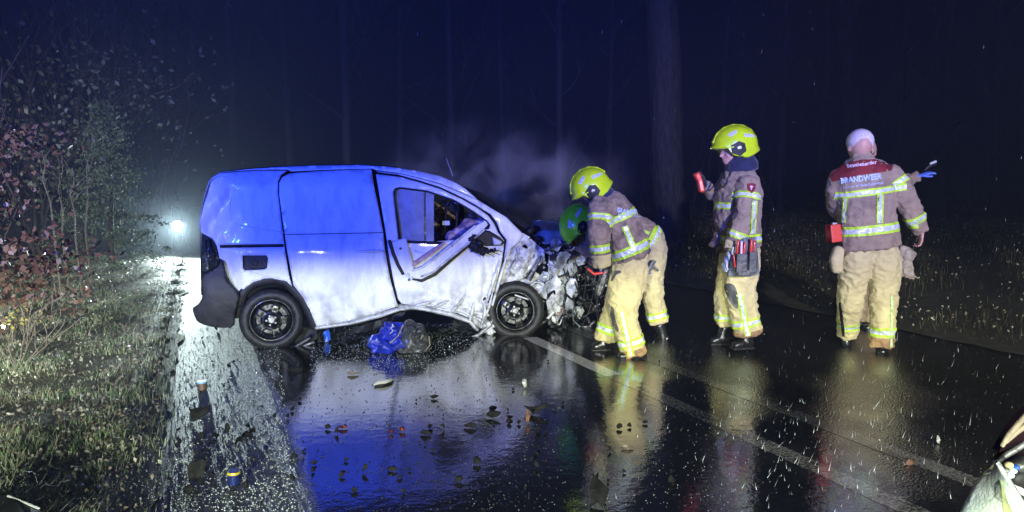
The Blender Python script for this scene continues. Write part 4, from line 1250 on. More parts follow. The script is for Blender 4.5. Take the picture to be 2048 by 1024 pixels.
class Person:
    def __init__(self, u, v, Y, label, group='firefighters at the crash'):
        g = P(u, v, Y)
        self.Y = Y; self.k = Y / F
        self.root = thing('person', (g.x, Y, 0.0), label, 'person', group)
    def J(self, u, v, dy=0.0): return P(u, v, self.Y + dy)
    def chain(self, bm, pts, n=20, power=2.3, sc=1.0, grow=0.0):
        """pts: (u, v, dy, a_px, b_m)"""
        L_ = [self.J(p[0], p[1], p[2]) for p in pts]
        R_ = [(p[3] * self.k * sc + grow, p[4] * sc + grow) for p in pts]
        loft(bm, L_, R_, n=n, up=(0, 1, 0), power=power, ck=.2)
    def garment(self, name, chains, m, vox=.0105, amp=.012, fr=(9, 9, 5), smooth_=4, seed=0, power=2.2):
        bm = bmesh.new()
        for c in chains: self.chain(bm, c, power=power)
        b2 = remesh(bm, vox, smooth_)
        b2.normal_update()
        for v_ in b2.verts:
            c = v_.co
            d = fbm((c.x * fr[0] + seed, c.y * fr[1], c.z * fr[2]), 3)
            d2 = 1 - abs(fbm((c.x * fr[0] * 1.1 + 5 + seed, c.y * fr[1], c.z * fr[2] * 2.4 + 2 * c.x), 2)) * 3.2
            d3 = fbm((c.x * 26 + seed, c.y * 26, c.z * 34), 2)
            v_.co += v_.normal * (amp * d + amp * .8 * max(-.6, d2) - amp * .3 + .0035 * d3)
        b2.normal_update()
        bvh = BVHTree.FromBMesh(b2)
        keep = b2.copy()
        o = put(name, b2, m, self.root, smooth=True)
        return o, keep, bvh
    def band(self, keep, p, q, t, width, reach, parent, mats=(0, 1, 0), name='reflective_band', thick=.005, split=.27, off=None, tilt=None):
        """ring of tape round a limb: bone p->q (px tuples), centred at t, width in metres"""
        a = self.J(*p); b = self.J(*q); ax = (b - a)
        ctr = a + ax * t; ax.normalize()
        if tilt: ax = (Matrix.Rotation(tilt, 3, 'Y') @ ax)
        bm = keep.copy()
        dele = []
        for f in bm.faces:
            c = f.calc_center_median() - ctr
            h = c.dot(ax)
            if abs(h) > width / 2 + .03 or (c - ax * h).length > reach: dele.append(f)
        bmesh.ops.delete(bm, geom=dele, context='FACES')
        w2 = width / 2
        for h in (-w2, -w2 + width * split, w2 - width * split, w2):
            bmesh.ops.bisect_plane(bm, geom=bm.verts[:] + bm.edges[:] + bm.faces[:], plane_co=ctr + ax * h, plane_no=ax, clear_inner=(h == -w2), clear_outer=(h == w2))
        for f in bm.faces:
            h = (f.calc_center_median() - ctr).dot(ax)
            f.material_index = mats[1] if abs(h) < w2 - width * split else mats[0]
        bm.normal_update()
        for v_ in bm.verts: v_.co += v_.normal * thick
        return put(name, bm, [M['lime'], M['silver']], parent, smooth=True)
    def collar(self, keep, p, q, t0, t1, reach, m, parent, name, thick=.003):
        a = self.J(*p); b = self.J(*q); ax = (b - a); L_ = ax.length; ax.normalize()
        bm = keep.copy(); dele = []
        for f in bm.faces:
            c = f.calc_center_median() - a; h = c.dot(ax)
            if h < t0 * L_ - .03 or h > t1 * L_ + .03 or (c - ax * h).length > reach: dele.append(f)
        bmesh.ops.delete(bm, geom=dele, context='FACES')
        for t, i in ((t0, True), (t1, False)):
            bmesh.ops.bisect_plane(bm, geom=bm.verts[:] + bm.edges[:] + bm.faces[:], plane_co=a + ax * t * L_, plane_no=ax, clear_inner=i, clear_outer=not i)
        bm.normal_update()
        for v_ in bm.verts: v_.co += v_.normal * thick
        return put(name, bm, m, parent, smooth=True)
    def hit(self, bvh, u, v, off):
        d = ray(u, v).normalized()
        r = bvh.ray_cast(CAM, d)
        if r[0] is None:
            tgt = CAM + d * (self.Y / d.y)
            r = bvh.find_nearest(tgt)
        nn = r[1]
        if nn.dot(d) > 0: nn = -nn
        return r[0] + nn * off
    def decal(self, bvh, poly, m, parent, name, off=.006, st=4, rnd=0):
        if rnd: poly = smooth_poly(poly, rnd)
        V, Fc = tri_poly(poly, [], st)
        bm = bmesh.new()
        sheet(bm, V, Fc, lambda u, v: self.hit(bvh, u, v, off), 0)
        return put(name, bm, m, parent, smooth=True)
    def tape(self, bvh, a, b, wpx, parent, curve=None, name='reflective_band'):
        """lengthwise tape from a to b in three stripes"""
        d = Vector((b[0] - a[0], b[1] - a[1])); n_ = Vector((-d.y, d.x)).normalized()
        L_ = [a] + (curve or []) + [b]
        for lo_, hi_, mm in ((-.5, -.24, 'lime'), (.24, .5, 'lime'), (-.24, .24, 'silver')):
            poly = [(p[0] + n_.x * wpx * lo_, p[1] + n_.y * wpx * lo_) for p in L_] + [(p[0] + n_.x * wpx * hi_, p[1] + n_.y * wpx * hi_) for p in reversed(L_)]
            self.decal(bvh, poly, M[mm], parent, name, .0075 if mm == 'lime' else .0082, 4)
    def text(self, bvh, s, u0, v0, u1, v1, hpx, m, parent, off=.008, bold=.0):
        cu = bpy.data.curves.new('t', 'FONT'); cu.body = s; cu.size = 1; cu.offset = bold; cu.resolution_u = 2
        o = bpy.data.objects.new('t', cu); scene.collection.objects.link(o)
        me = bpy.data.meshes.new_from_object(o.evaluated_get(bpy.context.evaluated_depsgraph_get()))
        bpy.data.objects.remove(o); bpy.data.curves.remove(cu)
        bm = bmesh.new(); bm.from_mesh(me); bpy.data.meshes.remove(me)
        xs = [v_.co.x for v_ in bm.verts]; wd = max(xs) - min(xs); x0 = min(xs)
        d = Vector((u1 - u0, v1 - v0)); nn = Vector((d.y, -d.x)).normalized()
        bmesh.ops.subdivide_edges(bm, edges=[e for e in bm.edges if e.calc_length() > .4], cuts=1)
        for v_ in bm.verts:
            t = (v_.co.x - x0) / wd; h = v_.co.y / .72 * hpx
            v_.co = self.hit(bvh, u0 + d.x * t + nn.x * h, v0 + d.y * t + nn.y * h, off)
        return put('lettering', bm, m, parent)
    def helmet(self, c, L_, W_, H_, fwd, up, m, side=-1, name='helmet'):
        f = Vector(fwd).normalized(); u = Vector(up); u = (u - f * u.dot(f)).normalized(); s = u.cross(f)
        c = self.J(*c)
        def pt(x, y, z): return c + f * x * L_ + s * y * W_ + u * z * H_
        bm = bmesh.new(); NC, NR = 56, 18; rows = []
        top = bm.verts.new(pt(0, 0, 1.0))
        for j in range(1, NR + 1):
            row = []
            for i in range(NC):
                ph = 2 * math.pi * i / NC; cx = math.cos(ph)
                side_ = math.sin(ph) ** 2
                zmin = -.04 * max(0, cx) ** .5 - .42 * max(0, -cx) ** .7 - .62 * side_ ** 1.5 * max(0.0, min(1.0, (.62 - cx) / .22))
                thm = math.acos(max(-.95, zmin))
                th = thm * j / NR
                fl = 1.0 + (.09 * max(0, (j / NR - .86) / .14) * (.5 + abs(cx)))
                rr = math.sin(th) if th < 1.57 else 1 - (1 - math.sin(th)) * .45
                x = rr * cx * fl; y = rr * math.sin(ph) * (1.0 + (fl - 1) * .5)
                z = math.cos(th)
                z += .06 * math.exp(-(y / .16) ** 2) * max(0, z)
                row.append(bm.verts.new(pt(x, y, z)))
            rows.append(row)
        for i in range(NC): bm.faces.new((top, rows[0][i], rows[0][(i + 1) % NC]))
        for a, b in zip(rows, rows[1:]):
            for i in range(NC): bm.faces.new((a[i], b[i], b[(i + 1) % NC], a[(i + 1) % NC]))
        bmesh.ops.recalc_face_normals(bm, faces=bm.faces)
        bmesh.ops.solidify(bm, geom=bm.faces[:], thickness=.006)
        h = put(name, bm, m, self.root, smooth=True)
        def patch(poly, mm, nm, off, sd):
            V, Fc = tri_poly(poly, [], .09)
            b_ = bmesh.new()
            def fn(x, z):
                q = max(.02, 1 - x * x - min(z, 1) ** 2 if z > 0 else 1 - x * x - .25 * z * z)
                return pt(x * 1.0, sd * (math.sqrt(q) + off), z)
            sheet(b_, V, Fc, fn, .004, -s * sd)
            return put(nm, b_, mm, h, smooth=False)
        for sd in (-1, 1):
            patch([(.46, -.02), (.12, .16), (-.14, .0), (-.18, -.38), (.10, -.6), (.46, -.4)], M['black'], 'side_plate', .045, sd)
            patch([(.22, -.14), (.10, -.08), (.02, -.16), (.06, -.24), (.2, -.24)], M['greymetal'], 'plate_badge', .07, sd)
            patch([(-.15, .34), (-.22, .52), (-.62, .40), (-.80, .32), (-.72, .26), (-.5, .28)], M['silver'], 'reflective_sticker', .02, sd)
            patch([(.42, .42), (.5, .56), (.2, .72), (.05, .74), (.12, .58)], M['silver'], 'reflective_sticker', .02, sd)
        # ridge from brow to nape and brim lip
        b_ = bmesh.new()
        loft(b_, [pt(math.sin(a) * 1.01, 0, math.cos(a) * 1.03) for a in [R(x) for x in (75, 50, 25, 0, -25, -50, -75)]], [(.012, .012)] * 7, n=8, up=tuple(s)); put('crest', b_, m, h, smooth=True)
        b_ = bmesh.new()
        loft(b_, [pt(1.0 * math.cos(a), math.sin(a) * .98, -.03 - .08 * abs(math.sin(a))) for a in [R(x) for x in (-70, -45, -20, 0, 20, 45, 70)]], [(.016, .007)] * 7, n=8, up=tuple(u)); put('brim', b_, m, h, smooth=True)
        # visor folded under the brim
        b_ = bmesh.new(); rr_ = []
        for a in [R(x) for x in range(-60, 61, 10)]:
            rr_.append([b_.verts.new(pt(1.0 * math.cos(a), math.sin(a) * .92, -.05)), b_.verts.new(pt(.98 * math.cos(a), math.sin(a) * .9, -.15))])
        for a, b in zip(rr_, rr_[1:]): b_.faces.new((a[0], b[0], b[1], a[1]))
        bmesh.ops.solidify(b_, geom=b_.faces[:], thickness=.003)
        put('visor', b_, M['visor'], h, smooth=True)
        return h
    def boot(self, heel, toe, r=.05, shaft=None):
        """heel and toe as px+dy on the sole line"""
        a = self.J(*heel); b = self.J(*toe); d = (b - a); d.z = 0; d.normalize()
        bm = bmesh.new()
        up = Vector((0, 0, 1))
        loft(bm, [a + up * .055, a + up * .055 + d * .08, a.lerp(b, .6) + up * .05, b + up * .04], [(.04, .052), (.046, .055), (.05, .045), (.042, .032)], n=16, up=(0, 0, 1), power=2.6)
        if shaft:
            t = self.J(*shaft); loft(bm, [a + up * .06 + d * .04, a.lerp(t, .5) + d * .03 + up * .03, t], [(.05, .055), (.052, .052), (.06, .06)], n=16)
        o = put('boot', remesh(bm, .009, 3), M['boot'], self.root, smooth=True)
        bm = bmesh.new(); box(bm, (a + b) / 2 + up * .012, ((b - a).length + .05, .088, .024), Matrix.Rotation(math.atan2(d.y, d.x), 3, 'Z'), .01)
        put('sole', bm, M['rubber'], o)
        return o
    def body(self, chains, head=None, vox=.015):
        bm = bmesh.new()
        for c in chains: self.chain(bm, c, n=14, power=2.0, sc=.62)
        if head:
            face_head(bm, self.J(*head[0]), head[1], head[2], head[3])
            h = self.J(*head[0]); n_ = self.J(*chains[0][0][:3])
            loft(bm, [h - (h - n_) * .1, h.lerp(n_, .6), n_, n_ + (n_ - h) * .5], [.06, .056, .06, .09], n=14)
        o = put('body', remesh(bm, vox, 1), M['skin'], self.root, smooth=True)
        return o
M['visor'] = mat('pale_visor', (0.3, 0.33, 0.25), 0.12, coat=1.0)

# ------------------------------------------------ standing firefighter with the red camera
p = Person(1476, 700, 6.3, 'standing firefighter in profile holding up a red thermal camera, tool pouch on the hip')
T = [(1484, 338, 0, 20, .10), (1481, 352, 0, 34, .17), (1478, 372, 0, 42, .21), (1475, 400, 0, 45, .21), (1474, 440, 0, 45, .20), (1476, 470, 0, 43, .21), (1478, 494, 0, 44, .225)]
A1 = [(1496, 366, -.20, 22, .085), (1497, 395, -.24, 23, .085), (1488, 432, -.27, 21, .08), (1474, 470, -.26, 19, .072), (1461, 498, -.24, 17, .066)]
A2 = [(1456, 362, .16, 18, .085), (1436, 390, .2, 17, .08), (1424, 388, .14, 15, .065), (1411, 370, .04, 12, .055)]
j, jk, jb = p.garment('jacket', [T, A1, A2], M['jacket'], seed=1)
L1 = [(1480, 488, 0, 37, .175), (1483, 515, -.05, 36, .16), (1481, 555, -.09, 33, .12), (1482, 592, -.09, 30, .11), (1489, 628, -.09, 29, .10), (1495, 652, -.09, 28, .10), (1497, 668, -.09, 28, .10)]
L2 = [(1474, 500, .05, 34, .14), (1458, 545, .12, 24, .11), (1450, 585, .14, 22, .10), (1449, 625, .14, 20, .095), (1450, 650, .14, 19, .09)]
t_, tk, tb = p.garment('trousers', [L1, L2], M['trousers'], seed=2)
p.body([T, A1, A2, L1, L2], ((1466, 300, 0), .104, (-1, -.12, -.10), (-.08, 0, 1)), .011)
ax = ((1475, 400, 0), (1477, 490, 0))
p.band(jk, (1475, 372, 0), (1477, 492, 0), .86, .075, .33, j)
p.decal(jb, [(1431, 404), (1461, 405), (1462, 418), (1430, 418)], M['lime'], j, 'reflective_band'); p.decal(jb, [(1431, 408), (1461, 409), (1461, 414.5), (1431, 414.5)], M['silver'], j, 'reflective_band', .008)
p.band(jk, A1[0][:3], A1[2][:3], .42, .058, .125, j)
p.band(jk, A1[2][:3], A1[4][:3], .55, .06, .12, j)
p.collar(jk, A1[2][:3], A1[4][:3], .76, 1.25, .12, M['trousers'], j, 'cuff')
p.tape(jb, (1509, 402), (1505, 468), 11, j)
p.decal(jb, [(1494, 368), (1503, 366), (1511, 369), (1510, 380), (1503, 387), (1495, 381)], M['red'], j, 'badge')
p.decal(jb, [(1499, 372), (1507, 372), (1503, 382)], M['printpink'], j, 'badge_emblem', .009, 2)
p.decal(jb, [(1457, 497), (1468, 496), (1468, 502), (1457, 503)], M['black'], j, 'cuff_strap', .012)
p.tape(tb, (1479, 588), (1496, 672), 12, t_)
p.band(tk, (1489, 628, -.09), (1497, 668, -.09), .38, .075, .17, t_)
p.band(tk, (1449, 625, .14), (1450, 650, .14), .3, .06, .13, t_)
p.collar(tk, (1489, 628, -.09), (1497, 668, -.09), .78, 1.4, .17, M['hem'], t_, 'hem')
p.decal(tb, [(1447, 568), (1462, 566), (1470, 572), (1476, 590), (1478, 612), (1474, 619), (1462, 608), (1455, 592)], M['knee'], t_, 'knee_patch', rnd=1)
h_ = p.helmet((1470, 290, 0), .205, .15, .175, (-1, -.08, -.13), (-.12, 0, 1), M['helmet'])
bm = bmesh.new(); p.chain(bm, [(1482, 314, 0, 25, .115), (1482, 326, 0, 32, .13), (1484, 342, 0, 31, .14)]); put('neck_cloth', remesh(bm, .014, 3), M['navy'], p.root, smooth=True)
bm = bmesh.new(); loft(bm, [p.J(1448, 345, -.12), p.J(1440, 365, -.16), p.J(1434, 378, -.18), p.J(1446, 374, -.2), p.J(1454, 366, -.2)], [.009] * 5, n=6); put('radio_cord', bm, M['black'], j, smooth=True)
p.boot((1500, 697, -.09), (1468, 700, -.13), shaft=(1493, 668, -.09)); p.boot((1452, 690, .14), (1424, 690, .12), shaft=(1450, 655, .14))
hand('glove', p.J(1457, 506, -.24), (-.35, -.1, -1), (0.9, .2, -.2), M['glove'], p.root, 1.0, .45, 1)
hand('glove', p.J(1410, 368, .03), (-.35, -.4, .9), (-1, .1, -.1), M['darkglove'], p.root, .95, .9, -1)
cam_o = thing('thermal_camera', p.J(1399, 376, -.06), 'red handheld thermal camera held up by the standing firefighter', 'camera')
bm = bmesh.new(); loft(bm, [p.J(1403, 381, -.06), p.J(1399, 362, -.06), p.J(1393, 349, -.06)], [(.026, .035), (.024, .035), (.03, .04)], n=14, power=4); put('casing', bm, M['redplastic'], cam_o, smooth=False)
bm = bmesh.new(); loft(bm, [p.J(1393, 350, -.06), p.J(1391, 346, -.06)], [(.022, .03), (.02, .028)], n=12); put('lens', bm, M['black'], cam_o)
# tool pouch
pq = thing  # noqa
pouch_poly = [(1462, 486), (1488, 476), (1513, 474), (1515, 500), (1519, 548), (1500, 554), (1456, 553), (1462, 520)]
V, Fc = tri_poly(pouch_poly, [], 7)
bm = bmesh.new(); sheet(bm, V, Fc, lambda u, v: p.J(u, v, -.36 + .0022 * abs(u - 1490) + .01 * math.sin(v * .15)), .03, (0, 1, 0)); bmesh.ops.recalc_face_normals(bm, faces=bm.faces)
pouch = put('tool_pouch', bm, mat('worn_grey_pouch', (.12, .13, .14), .45, col2=(.35, .37, .38), nscale=14, lo=.5, hi=.7, bump=.5), p.root)
for (u0, v0, u1, v1) in ((1473, 508, 1494, 545), (1498, 504, 1514, 546), (1476, 540, 1500, 552)):
    bm = bmesh.new(); box(bm, p.J((u0 + u1) / 2, (v0 + v1) / 2, -.385), ((u1 - u0) * p.k, .035, (v1 - v0) * p.k), None, .012); put('pocket', bm, M['greybag'], pouch)
for (a, b, r_, mm) in [((1476, 482), (1474, 506), .011, 'redplastic'), ((1483, 484), (1482, 508), .012, 'printpink'), ((1490, 486), (1487, 508), .011, 'redplastic'), ((1467, 510), (1470, 534), .008, 'redplastic'), ((1503, 480), (1501, 506), .012, 'redplastic'), ((1509, 482), (1508, 504), .009, 'redplastic'), ((1466, 495), (1464, 508), .010, 'white')]:
    bm = bmesh.new(); loft(bm, [p.J(*a, -.385), p.J(*b, -.385)], [r_, r_], n=10); put('tool_handle', bm, M[mm], pouch, smooth=True)
crumple_blob('belt_glove', [(p.J(1432, 478, -.05), (.035, .04, .07)), (p.J(1440, 495, -.05), (.04, .04, .05)), (p.J(1428, 490, -.05), (.03, .03, .035))], M['brownpl'], p.root, .03, 14)

# ------------------------------------------------ nearest firefighter, leaning over the engine
p = Person(1262, 716, 6.05, 'nearest stooping firefighter in lime helmet leaning over the smashed engine')
T = [(1204, 392, 0, 20, .10), (1214, 404, 0, 32, .18), (1226, 424, 0, 38, .21), (1240, 450, 0, 41, .20), (1251, 478, 0, 41, .19), (1259, 505, 0, 41, .215), (1262, 514, 0, 42, .22)]
A1 = [(1202, 410, -.18, 25, .09), (1199, 440, -.25, 24, .09), (1198, 470, -.27, 22, .08), (1201, 505, -.27, 18, .07), (1204, 532, -.26, 15, .062)]
A2 = [(1215, 415, .2, 24, .09), (1206, 455, .3, 20, .08), (1196, 500, .25, 17, .07), (1190, 530, .15, 14, .06)]
j, jk, jb = p.garment('jacket', [T, A1, A2], M['jacketdirty'], seed=5, amp=.011)
L1 = [(1262, 508, 0, 34, .165), (1259, 535, -.05, 37, .15), (1254, 565, -.09, 38, .13), (1248, 600, -.1, 31, .115), (1249, 640, -.1, 27, .105), (1261, 675, -.1, 26, .10), (1270, 708, -.1, 25, .10)]
L2 = [(1258, 530, .1, 34, .14), (1240, 580, .2, 27, .12), (1226, 625, .2, 22, .105), (1215, 655, .2, 23, .10), (1208, 680, .2, 23, .10)]
t_, tk, tb = p.garment('trousers', [L1, L2], M['trousers'], seed=6, amp=.012)
p.body([T, A1, A2, L1, L2], ((1186, 378, 0), .095, (-.85, -.05, -.55), (-.5, 0, .85)), .015)
p.band(jk, T[2][:3], T[6][:3], .82, .085, .34, j)
p.band(jk, T[2][:3], T[6][:3], .12, .062, .34, j)
p.band(jk, A1[0][:3], A1[2][:3], .50, .06, .13, j); p.band(jk, A1[2][:3], A1[4][:3], .42, .07, .12, j)
p.collar(jk, A1[2][:3], A1[4][:3], .62, 1.25, .12, M['trousers'], j, 'cuff')
p.tape(jb, (1249, 452), (1266, 494), 12, j)
p.text(jb, 'BRANDWEER', 1234, 424, 1292, 432, 8.5, M['print_'], j, bold=.02)
p.text(jb, 'Noord- en Oost-Gelderland', 1236, 431, 1294, 437, 4, M['print_'], j)
p.tape(tb, (1243, 624), (1263, 712), 13, t_)
p.band(tk, (1261, 675, -.1), (1270, 708, -.1), .2, .075, .16, t_)
p.band(tk, (1226, 625, .2), (1208, 680, .2), .58, .075, .15, t_)
p.collar(tk, (1261, 675, -.1), (1270, 708, -.1), .62, 1.5, .16, M['hem'], t_, 'hem')
p.decal(tb, [(1222, 612), (1228, 616), (1232, 640), (1238, 658), (1236, 664), (1226, 650), (1221, 630)], M['knee'], t_, 'knee_patch')
p.decal(tb, [(1228, 548), (1232, 543), (1242, 542), (1242, 546), (1234, 549), (1226, 562), (1223, 560)], M['knee'], t_, 'pocket_flap', .01)
p.helmet((1181, 374, 0), .178, .145, .165, (-.84, -.06, -.55), (-.5, 0, .85), M['helmet'])
bm = bmesh.new(); p.chain(bm, [(1186, 388, 0, 20, .10), (1196, 392, 0, 29, .12), (1208, 402, 0, 30, .14)]); put('neck_cloth', remesh(bm, .014, 3), M['navy'], p.root, smooth=True)
bm = bmesh.new(); loft(bm, [p.J(1222, 452, -.22), p.J(1222, 500, -.24), p.J(1217, 528, -.24)], [(.010, .012), (.016, .015), (.026, .02)], n=10); put('breathing_hose', bm, M['black'], j, smooth=True)
p.boot((1287, 721, -.1), (1240, 722, -.12), shaft=(1268, 700, -.1)); p.boot((1215, 702, .2), (1188, 702, .18), shaft=(1210, 680, .2))
hand('glove', p.J(1204, 540, -.26), (-.1, .1, -1), (1, .2, 0), M['glove'], p.root, .95, .8, 1)
tool = thing('spreader_tool', p.J(1210, 548, -.28), 'dark rescue tool with red grip held by the nearest stooping firefighter', 'tool')
bm = bmesh.new(); loft(bm, [p.J(1212, 540, -.3), p.J(1203, 566, -.3), p.J(1196, 590, -.3)], [(.03, .03), (.04, .03), (.03, .025)], n=10, power=3); put('tool_body', bm, M['darkmetal'], tool)
bm = bmesh.new(); loft(bm, [p.J(1176, 538, -.3), p.J(1188, 548, -.3), p.J(1212, 545, -.32)], [.012] * 3, n=8); put('grip', bm, M['redplastic'], tool, smooth=True)

# ------------------------------------------------ firefighter behind, head down
p = Person(1310, 690, 6.85, 'stooping firefighter with green helmet and head down, half hidden behind the nearest one')
T = [(1185, 450, 0, 18, .10), (1200, 452, 0, 28, .17), (1225, 452, 0, 33, .2), (1255, 457, 0, 35, .2), (1285, 470, 0, 34, .19), (1304, 484, 0, 32, .18)]
A1 = [(1200, 455, -.14, 22, .085), (1190, 485, -.18, 19, .08), (1185, 515, -.2, 15, .065)]
A2 = [(1205, 455, .2, 22, .085), (1180, 490, .22, 18, .08), (1160, 505, .2, 14, .06)]
j, jk, jb = p.garment('jacket', [T, A1, A2], M['jacket'], seed=9)
L1 = [(1300, 480, 0, 30, .18), (1309, 500, -.04, 26, .15), (1305, 550, -.09, 23, .12), (1306, 600, -.09, 20, .11), (1312, 625, -.09, 20, .10), (1316, 645, -.09, 20, .10)]
L2 = [(1295, 495, .1, 28, .14), (1265, 560, .18, 22, .11), (1255, 610, .2, 19, .1), (1254, 648, .2, 19, .1)]
t_, tk, tb = p.garment('trousers', [L1, L2], M['trousers'], seed=10)
p.body([T, A1, A2, L1, L2], ((1158, 448, 0), .095, (-.6, -.05, -.8), (-.8, 0, .6)), .015)
p.band(tk, (1306, 600, -.09), (1316, 645, -.09), .66, .08, .16, t_)
p.decal(jb, [(1314, 444), (1320, 450), (1304, 482), (1296, 478)], M['lime'], j, 'reflective_band'); p.decal(jb, [(1286, 458), (1300, 464), (1297, 470), (1286, 465)], M['lime'], j, 'reflective_band')
p.band(jk, T[3][:3], T[5][:3], .9, .06, .3, j)
p.helmet((1153, 448, 0), .20, .15, .16, (-.42, -.2, -.9), (-.9, -.15, .42), M['greenhelmet'])
p.boot((1318, 690, -.09), (1345, 694, -.12), shaft=(1318, 650, -.09)); p.boot((1262, 688, .2), (1240, 688, .18), shaft=(1255, 655, .2))
hand('glove', p.J(1184, 520, -.2), (-.3, .1, -1), (1, .2, 0), M['darkglove'], p.root, 1.1, .7, 1)
hand('glove', p.J(1156, 508, .2), (-.8, .1, -.4), (0, .2, -1), M['darkglove'], p.root, 1.0, .6, 1)
bm = bmesh.new(); p.chain(bm, [(1164, 455, 0, 20, .10), (1178, 462, 0, 26, .12), (1190, 458, 0, 26, .13)]); put('neck_cloth', remesh(bm, .014, 3), M['black'], p.root, smooth=True)
tube = thing('tool_holster', p.J(1304, 535, -.24), 'small grey cross-shaped tool clipped at the thigh of the green-helmeted firefighter', 'tool')
for a, b, r_ in (((1296, 544), (1308, 522), .022), ((1300, 528), (1316, 541), .014), ((1290, 548), (1300, 545), .012)):
    bm = bmesh.new(); loft(bm, [p.J(*a, -.24), p.J(*b, -.24)], [(r_, .012)] * 2, n=8, power=4); put('tool_arm', bm, M['greybag'], tube)

# ------------------------------------------------ commander seen from behind
p = Person(1738, 722, 6.15, 'bareheaded commander walking away, red yoke across the shoulders of the jacket')
T = [(1722, 314, 0, 20, .09), (1723, 326, .0, 38, .12), (1724, 342, 0, 56, .14), (1727, 370, 0, 59, .16), (1732, 410, 0, 55, .165), (1736, 450, 0, 57, .165), (1737, 480, 0, 59, .185), (1738, 494, 0, 60, .20)]
A1 = [(1680, 352, .02, 18, .085), (1669, 380, .04, 16, .08), (1671, 415, .12, 15, .075), (1690, 440, .3, 14, .065)]
A2 = [(1778, 346, 0, 21, .085), (1798, 372, -.02, 23, .085), (1817, 408, -.03, 21, .08), (1832, 440, -.02, 19, .072), (1842, 464, 0, 15, .062)]
j, jk, jb = p.garment('jacket', [T, A1, A2], M['jacket'], seed=13, amp=.009)
L1 = [(1722, 494, 0, 35, .145), (1708, 528, 0, 31, .14), (1705, 570, .03, 27, .12), (1700, 610, .06, 23, .11), (1696, 645, .16, 21, .1), (1694, 668, .24, 20, .1)]
L2 = [(1755, 494, 0, 35, .145), (1767, 528, 0, 32, .14), (1768, 570, 0, 29, .12), (1766, 620, 0, 25, .11), (1764, 660, 0, 23, .1), (1763, 692, 0, 23, .1)]
t_, tk, tb = p.garment('trousers', [L1, L2], M['trousers'], seed=14, amp=.011)
p.body([T, A1, A2, L1, L2], ((1720, 292, .02), .112, (.15, 1, -.1), (0, 0, 1)), .011)
# close-cropped hair cap
hc = p.J(1720, 286, .02)
bm = bmesh.new(); ball(bm, hc + Vector((0, .0, .012)), (.112, .122, .114), seg=28)
bmesh.ops.bisect_plane(bm, geom=bm.verts[:] + bm.edges[:] + bm.faces[:], plane_co=hc - Vector((0, 0, .10)), plane_no=(0, .15, 1), clear_inner=True)
put('hair', bm, mat('cropped_grey_hair', (.72, .64, .68), .7, col2=(.55, .47, .5), nscale=60, bump=.4, bscale=200), p.root, smooth=True)
p.decal(jb, [(1661, 352), (1664, 342), (1690, 326), (1722, 320), (1756, 318), (1786, 320), (1791, 324), (1783, 341), (1760, 345), (1720, 350), (1690, 358), (1664, 364)], M['red'], j, 'red_yoke', .004, 5)
p.band(jk, T[4][:3], T[7][:3], .56, .085, .42, j)
p.band(jk, (1735, 340, 0), (1737, 480, 0), .30, .06, .305, j, tilt=R(-4))
p.tape(jb, (1691, 396), (1688, 446), 9, j); p.tape(jb, (1760, 388), (1759, 446), 13, j)
p.band(jk, A2[0][:3], A2[2][:3], .30, .06, .125, j); p.band(jk, A2[2][:3], A2[4][:3], .50, .07, .12, j)
p.text(jb, 'Bevelvoerder', 1695, 336, 1753, 328, 7.5, M['printpink'], j, bold=.02)
p.text(jb, 'BRANDWEER', 1683, 367, 1763, 358, 11.5, M['print_'], j, bold=.03)
p.text(jb, 'Noord- en Oost-Gelderland', 1688, 377, 1765, 368, 5, M['print_'], j, bold=.01)
p.band(tk, L2[3][:3], L2[5][:3], .58, .085, .16, t_); p.band(tk, L1[3][:3], L1[5][:3], .55, .075, .16, t_)
p.collar(tk, L2[3][:3], L2[5][:3], .74, 1.4, .16, M['hem'], t_, 'hem')
p.tape(tb, (1783, 590), (1782, 694), 5, t_)
p.decal(tb, [(1679, 606), (1683, 604), (1688, 640), (1690, 672), (1686, 672), (1682, 640)], M['black'], t_, 'leg_piping', .01)
p.boot((1764, 722, -.02), (1764, 712, .16), shaft=(1763, 690, 0)); p.boot((1692, 697, .22), (1694, 694, .4), shaft=(1694, 668, .22))
hand('glove', p.J(1844, 466, 0), (.0, .1, -1), (-1, .3, 0), M['skin'], p.root, .9, .9, -1).name = 'hand'
bm = bmesh.new(); loft(bm, [p.J(1676, 500, -.05), p.J(1672, 520, -.06), p.J(1674, 540, -.05)], [(.05, .05), (.06, .05), (.05, .045)], n=14, power=3); put('side_pocket', remesh(bm, .012, 3), M['trousers'], t_, smooth=True)
rb = thing('red_case', p.J(1667, 466, -.04), 'red case tucked at the left hip of the commander', 'case')
bm = bmesh.new(); box(bm, p.J(1667, 466, -.02), (.095, .12, .16), Matrix.Rotation(R(-8), 3, 'Y'), .012); put('case_body', bm, M['redplastic'], rb)
bm = bmesh.new(); box(bm, p.J(1669, 447, -.02), (.04, .03, .02), None, .004); put('clasp', bm, M['greymetal'], rb)
for q_, (u, v, dx) in enumerate([(1806, 505, .2), (1815, 512, .5)]):
    g_ = thing('work_glove', p.J(u, v, .0), ['tan leather glove hanging at the right hip of the commander', 'tan leather glove clipped behind its twin at the hip of the commander'][q_], 'glove')
    hand('glove_leather', p.J(u, v + 6, -.02 * q_), (.12 * q_ - .05, -.05, -1), (0, -1, .1), M['leather'], g_, 1.15, .35 + .3 * q_, -1 if q_ else 1, .0055)
    bm = bmesh.new(); loft(bm, [p.J(u, v + 6, -.02 * q_), p.J(u + 6, v - 8, -.02 * q_)], [(.05, .03), (.065, .035)], n=14); put('glove_cuff', remesh(bm, .008, 2), M['leather'], g_, smooth=True)

